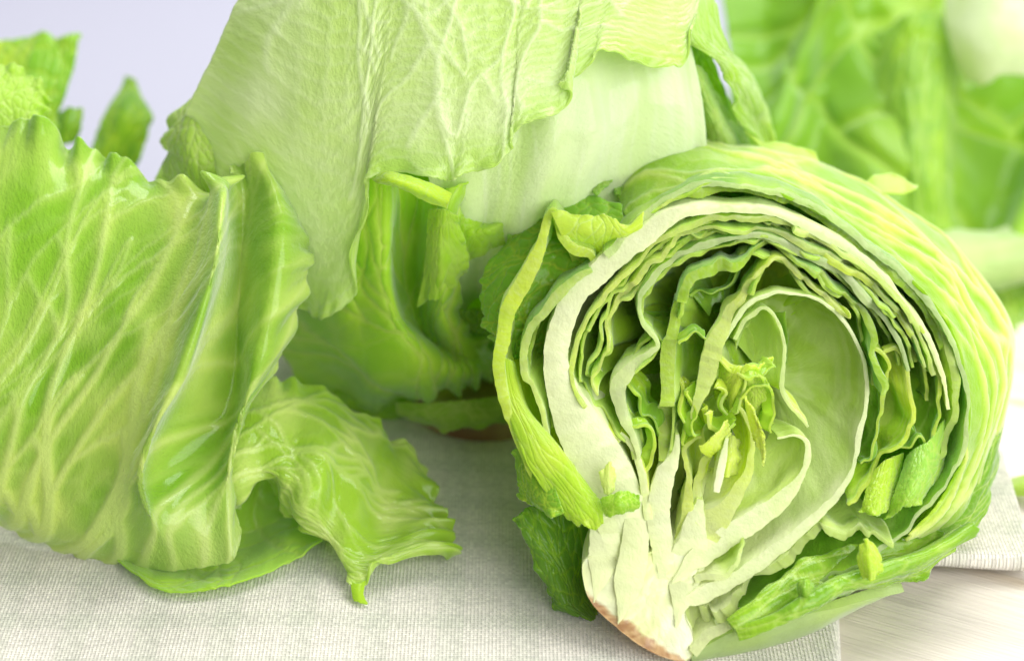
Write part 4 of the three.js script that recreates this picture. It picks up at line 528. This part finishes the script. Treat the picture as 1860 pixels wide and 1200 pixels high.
{ // small leaves at the back left
  const far = (label, c, sd, lo, hi, o = {}) => part('blade', blade(c, { nu: 80, nv: 90, seed: sd, veins: veinField(sd, { n: 5, cell: 9 }), vu: (u, v) => [u, 1 - v], swellAmp: 0.0008, jag: { top: 0.04, left: 0.02, right: 0.02, f: 10 }, frill: { top: 0.001, right: 0.0008, f: 3 }, color: paint(lo, hi, YEL, { k: 0.7, spot: 0.5 }), ...o }), M.leaf, loose(label));
  far('bright yellow green leaf standing at the back with a pointed corner', [[[-90, 85, .74], [0, 75, .74], [70, 62, .735], [110, 70, .73], [148, 55, .73]], [[-90, 150, .73], [0, 140, .725], [60, 130, .72], [100, 135, .718], [132, 125, .72]], [[-90, 220, .72], [0, 220, .712], [50, 215, .708], [85, 215, .706], [108, 205, .71]], [[-90, 320, .71], [0, 320, .70], [40, 320, .698], [70, 320, .698], [95, 320, .70]]], 111, LIME, [0.36, 0.68, 0.01]);
  far('small pointed leaf standing alone against the pale table', [[[232, 140, .75], [240, 142, .748], [246, 150, .75]], [[195, 195, .74], [230, 190, .732], [272, 205, .74]], [[172, 250, .735], [215, 245, .726], [270, 240, .736]], [[160, 290, .73], [200, 300, .724], [245, 300, .732]], [[165, 340, .73], [200, 345, .725], [232, 340, .73]]], 113, LIME, GREEN);
  far('tiny rounded leaf lobe between the left leaf and the pointed leaf', [[[100, 205, .725], [125, 195, .72], [150, 198, .722]], [[98, 230, .72], [122, 225, .714], [148, 222, .718]], [[90, 262, .716], [115, 262, .712], [138, 258, .716]]], 115, LIME, GREEN, { nu: 40, nv: 40 });
}
{ // out-of-focus leaves at the back right
  const t = loose('blurred broad green leaf with a white rib, standing behind the lettuces');
  const rows = [], N = 12; for (let j = 0; j <= 6; j++) { const v = j / 6, r = []; for (let i = 0; i <= N; i++) { const u = i / N; r.push([lerp(1290, 2050, u) + 40 * Math.sin(v * 3 + u * 9), lerp(-120, 470, v) + 24 * Math.sin(u * 13), lerp(0.86, 0.765, v) + 0.016 * Math.sin(u * 17 + v * 4) * (0.6 + 0.4 * Math.sin(u * 5))]); } rows.push(r); }
  part('blade', blade(rows, { nu: 200, nv: 160, seed: 121, veins: veinField(121, { n: 7, base: 0.3, spread: 2.0, cell: 8, width: 1.6, thirds: 0.1, forks: 2 }), vu: (u, v) => [u * 0.75, v], swellAmp: 0.004, crumple: 0.004, crumpleF: 2, color: (u, v, vn, sw, p) => { let c = mix3([0.5, 0.75, 0.01], [0.3, 0.58, 0.006], clamp(0.5 + 0.7 * fbm(p[0] * 22, p[1] * 22, p[2] * 22) + 0.5 * (sw - 0.5))); return mix3(c, [0.6, 0.8, 0.12], clamp(vn * 0.5)); } }), M.leaf, t);
  const rib = [[[1735, -60, .82], [1790, -60, .80], [1850, -60, .795], [1960, -60, .80]], [[1725, 20, .81], [1785, 20, .79], [1850, 20, .785], [1960, 20, .79]], [[1735, 90, .80], [1780, 90, .785], [1840, 90, .78], [1960, 90, .785]], [[1765, 145, .80], [1790, 158, .79], [1835, 135, .785], [1960, 155, .785]]];
  part('rib', blade(rib, { nu: 60, nv: 60, seed: 122, th: 0.004, crumple: 0.002, jag: { bottom: 0.1, f: 4 }, color: paint([0.87, 0.91, 0.70], [0.80, 0.88, 0.5], WHITE, { spot: 0.4 }) }), M.leaf, t, 'thick white base of the leaf');
  const m = loose('narrow blurred leaf fold hanging before the broad background leaf');
  part('blade', blade([[[1600, 60, .825], [1660, 20, .815], [1720, 40, .815], [1745, 110, .82]], [[1590, 160, .81], [1650, 130, .80], [1710, 130, .80], [1740, 180, .805]], [[1600, 300, .79], [1650, 280, .775], [1700, 280, .775], [1730, 300, .785]], [[1620, 420, .765], [1660, 420, .755], [1700, 420, .755], [1730, 420, .765]]], { nu: 80, nv: 90, seed: 124, veins: veinField(124, { n: 5, cell: 8 }), swellAmp: 0.002, color: paint([0.5, 0.75, 0.01], [0.3, 0.58, 0.006], [0.6, 0.8, 0.12], { k: 0.5, spot: 0.5 }) }), M.leaf, m);
  const r2 = loose('leaf lying on its side behind the cut head with a thick pale rib uppermost');
  part('rib', blade([[[1670, 425, .76], [1740, 420, .765], [1800, 425, .77], [1860, 405, .775], [1960, 400, .78]], [[1680, 455, .748], [1740, 450, .75], [1800, 450, .755], [1860, 440, .76], [1960, 435, .77]], [[1700, 500, .75], [1760, 500, .75], [1810, 495, .755], [1870, 485, .76], [1960, 480, .77]], [[1720, 530, .765], [1770, 530, .765], [1820, 520, .77], [1880, 505, .775], [1960, 500, .785]]], { nu: 70, nv: 40, seed: 126, th: 0.003, crumple: 0.001, color: paint([0.66, 0.8, 0.36], WHITE, WHITE, { spot: 0.4 }) }), M.leaf, r2);
  part('blade', blade([[[1720, 515, .765], [1790, 510, .77], [1850, 500, .775], [1960, 490, .78]], [[1740, 570, .755], [1800, 570, .755], [1860, 560, .76], [1960, 550, .77]], [[1740, 630, .745], [1800, 630, .742], [1860, 625, .745], [1960, 620, .75]], [[1740, 670, .735], [1800, 672, .73], [1860, 668, .732], [1960, 660, .74]]], { nu: 80, nv: 70, seed: 128, veins: veinField(128, { n: 6, cell: 9 }), swellAmp: 0.002, frill: { bottom: 0.004, f: 4 }, color: paint(LIME, GREEN, PALE, { k: 0.5, spot: 0.5 }) }), M.glossy, r2);
  const sp = loose('thin pale leaf strip poking out beside the napkin on the right');
  part('blade', blade([[[1770, 900, .66], [1800, 888, .655], [1830, 875, .65], [1870, 862, .645], [1930, 860, .64]], [[1765, 915, .655], [1800, 902, .648], [1830, 888, .643], [1870, 880, .638], [1930, 880, .632]], [[1760, 930, .655], [1798, 918, .648], [1830, 902, .643], [1870, 902, .638], [1930, 915, .632]]], { nu: 60, nv: 24, seed: 130, color: paint(PALE, [0.6, 0.8, 0.2], WHITE) }), M.leaf, sp);
}

renderer.render(scene, camera);
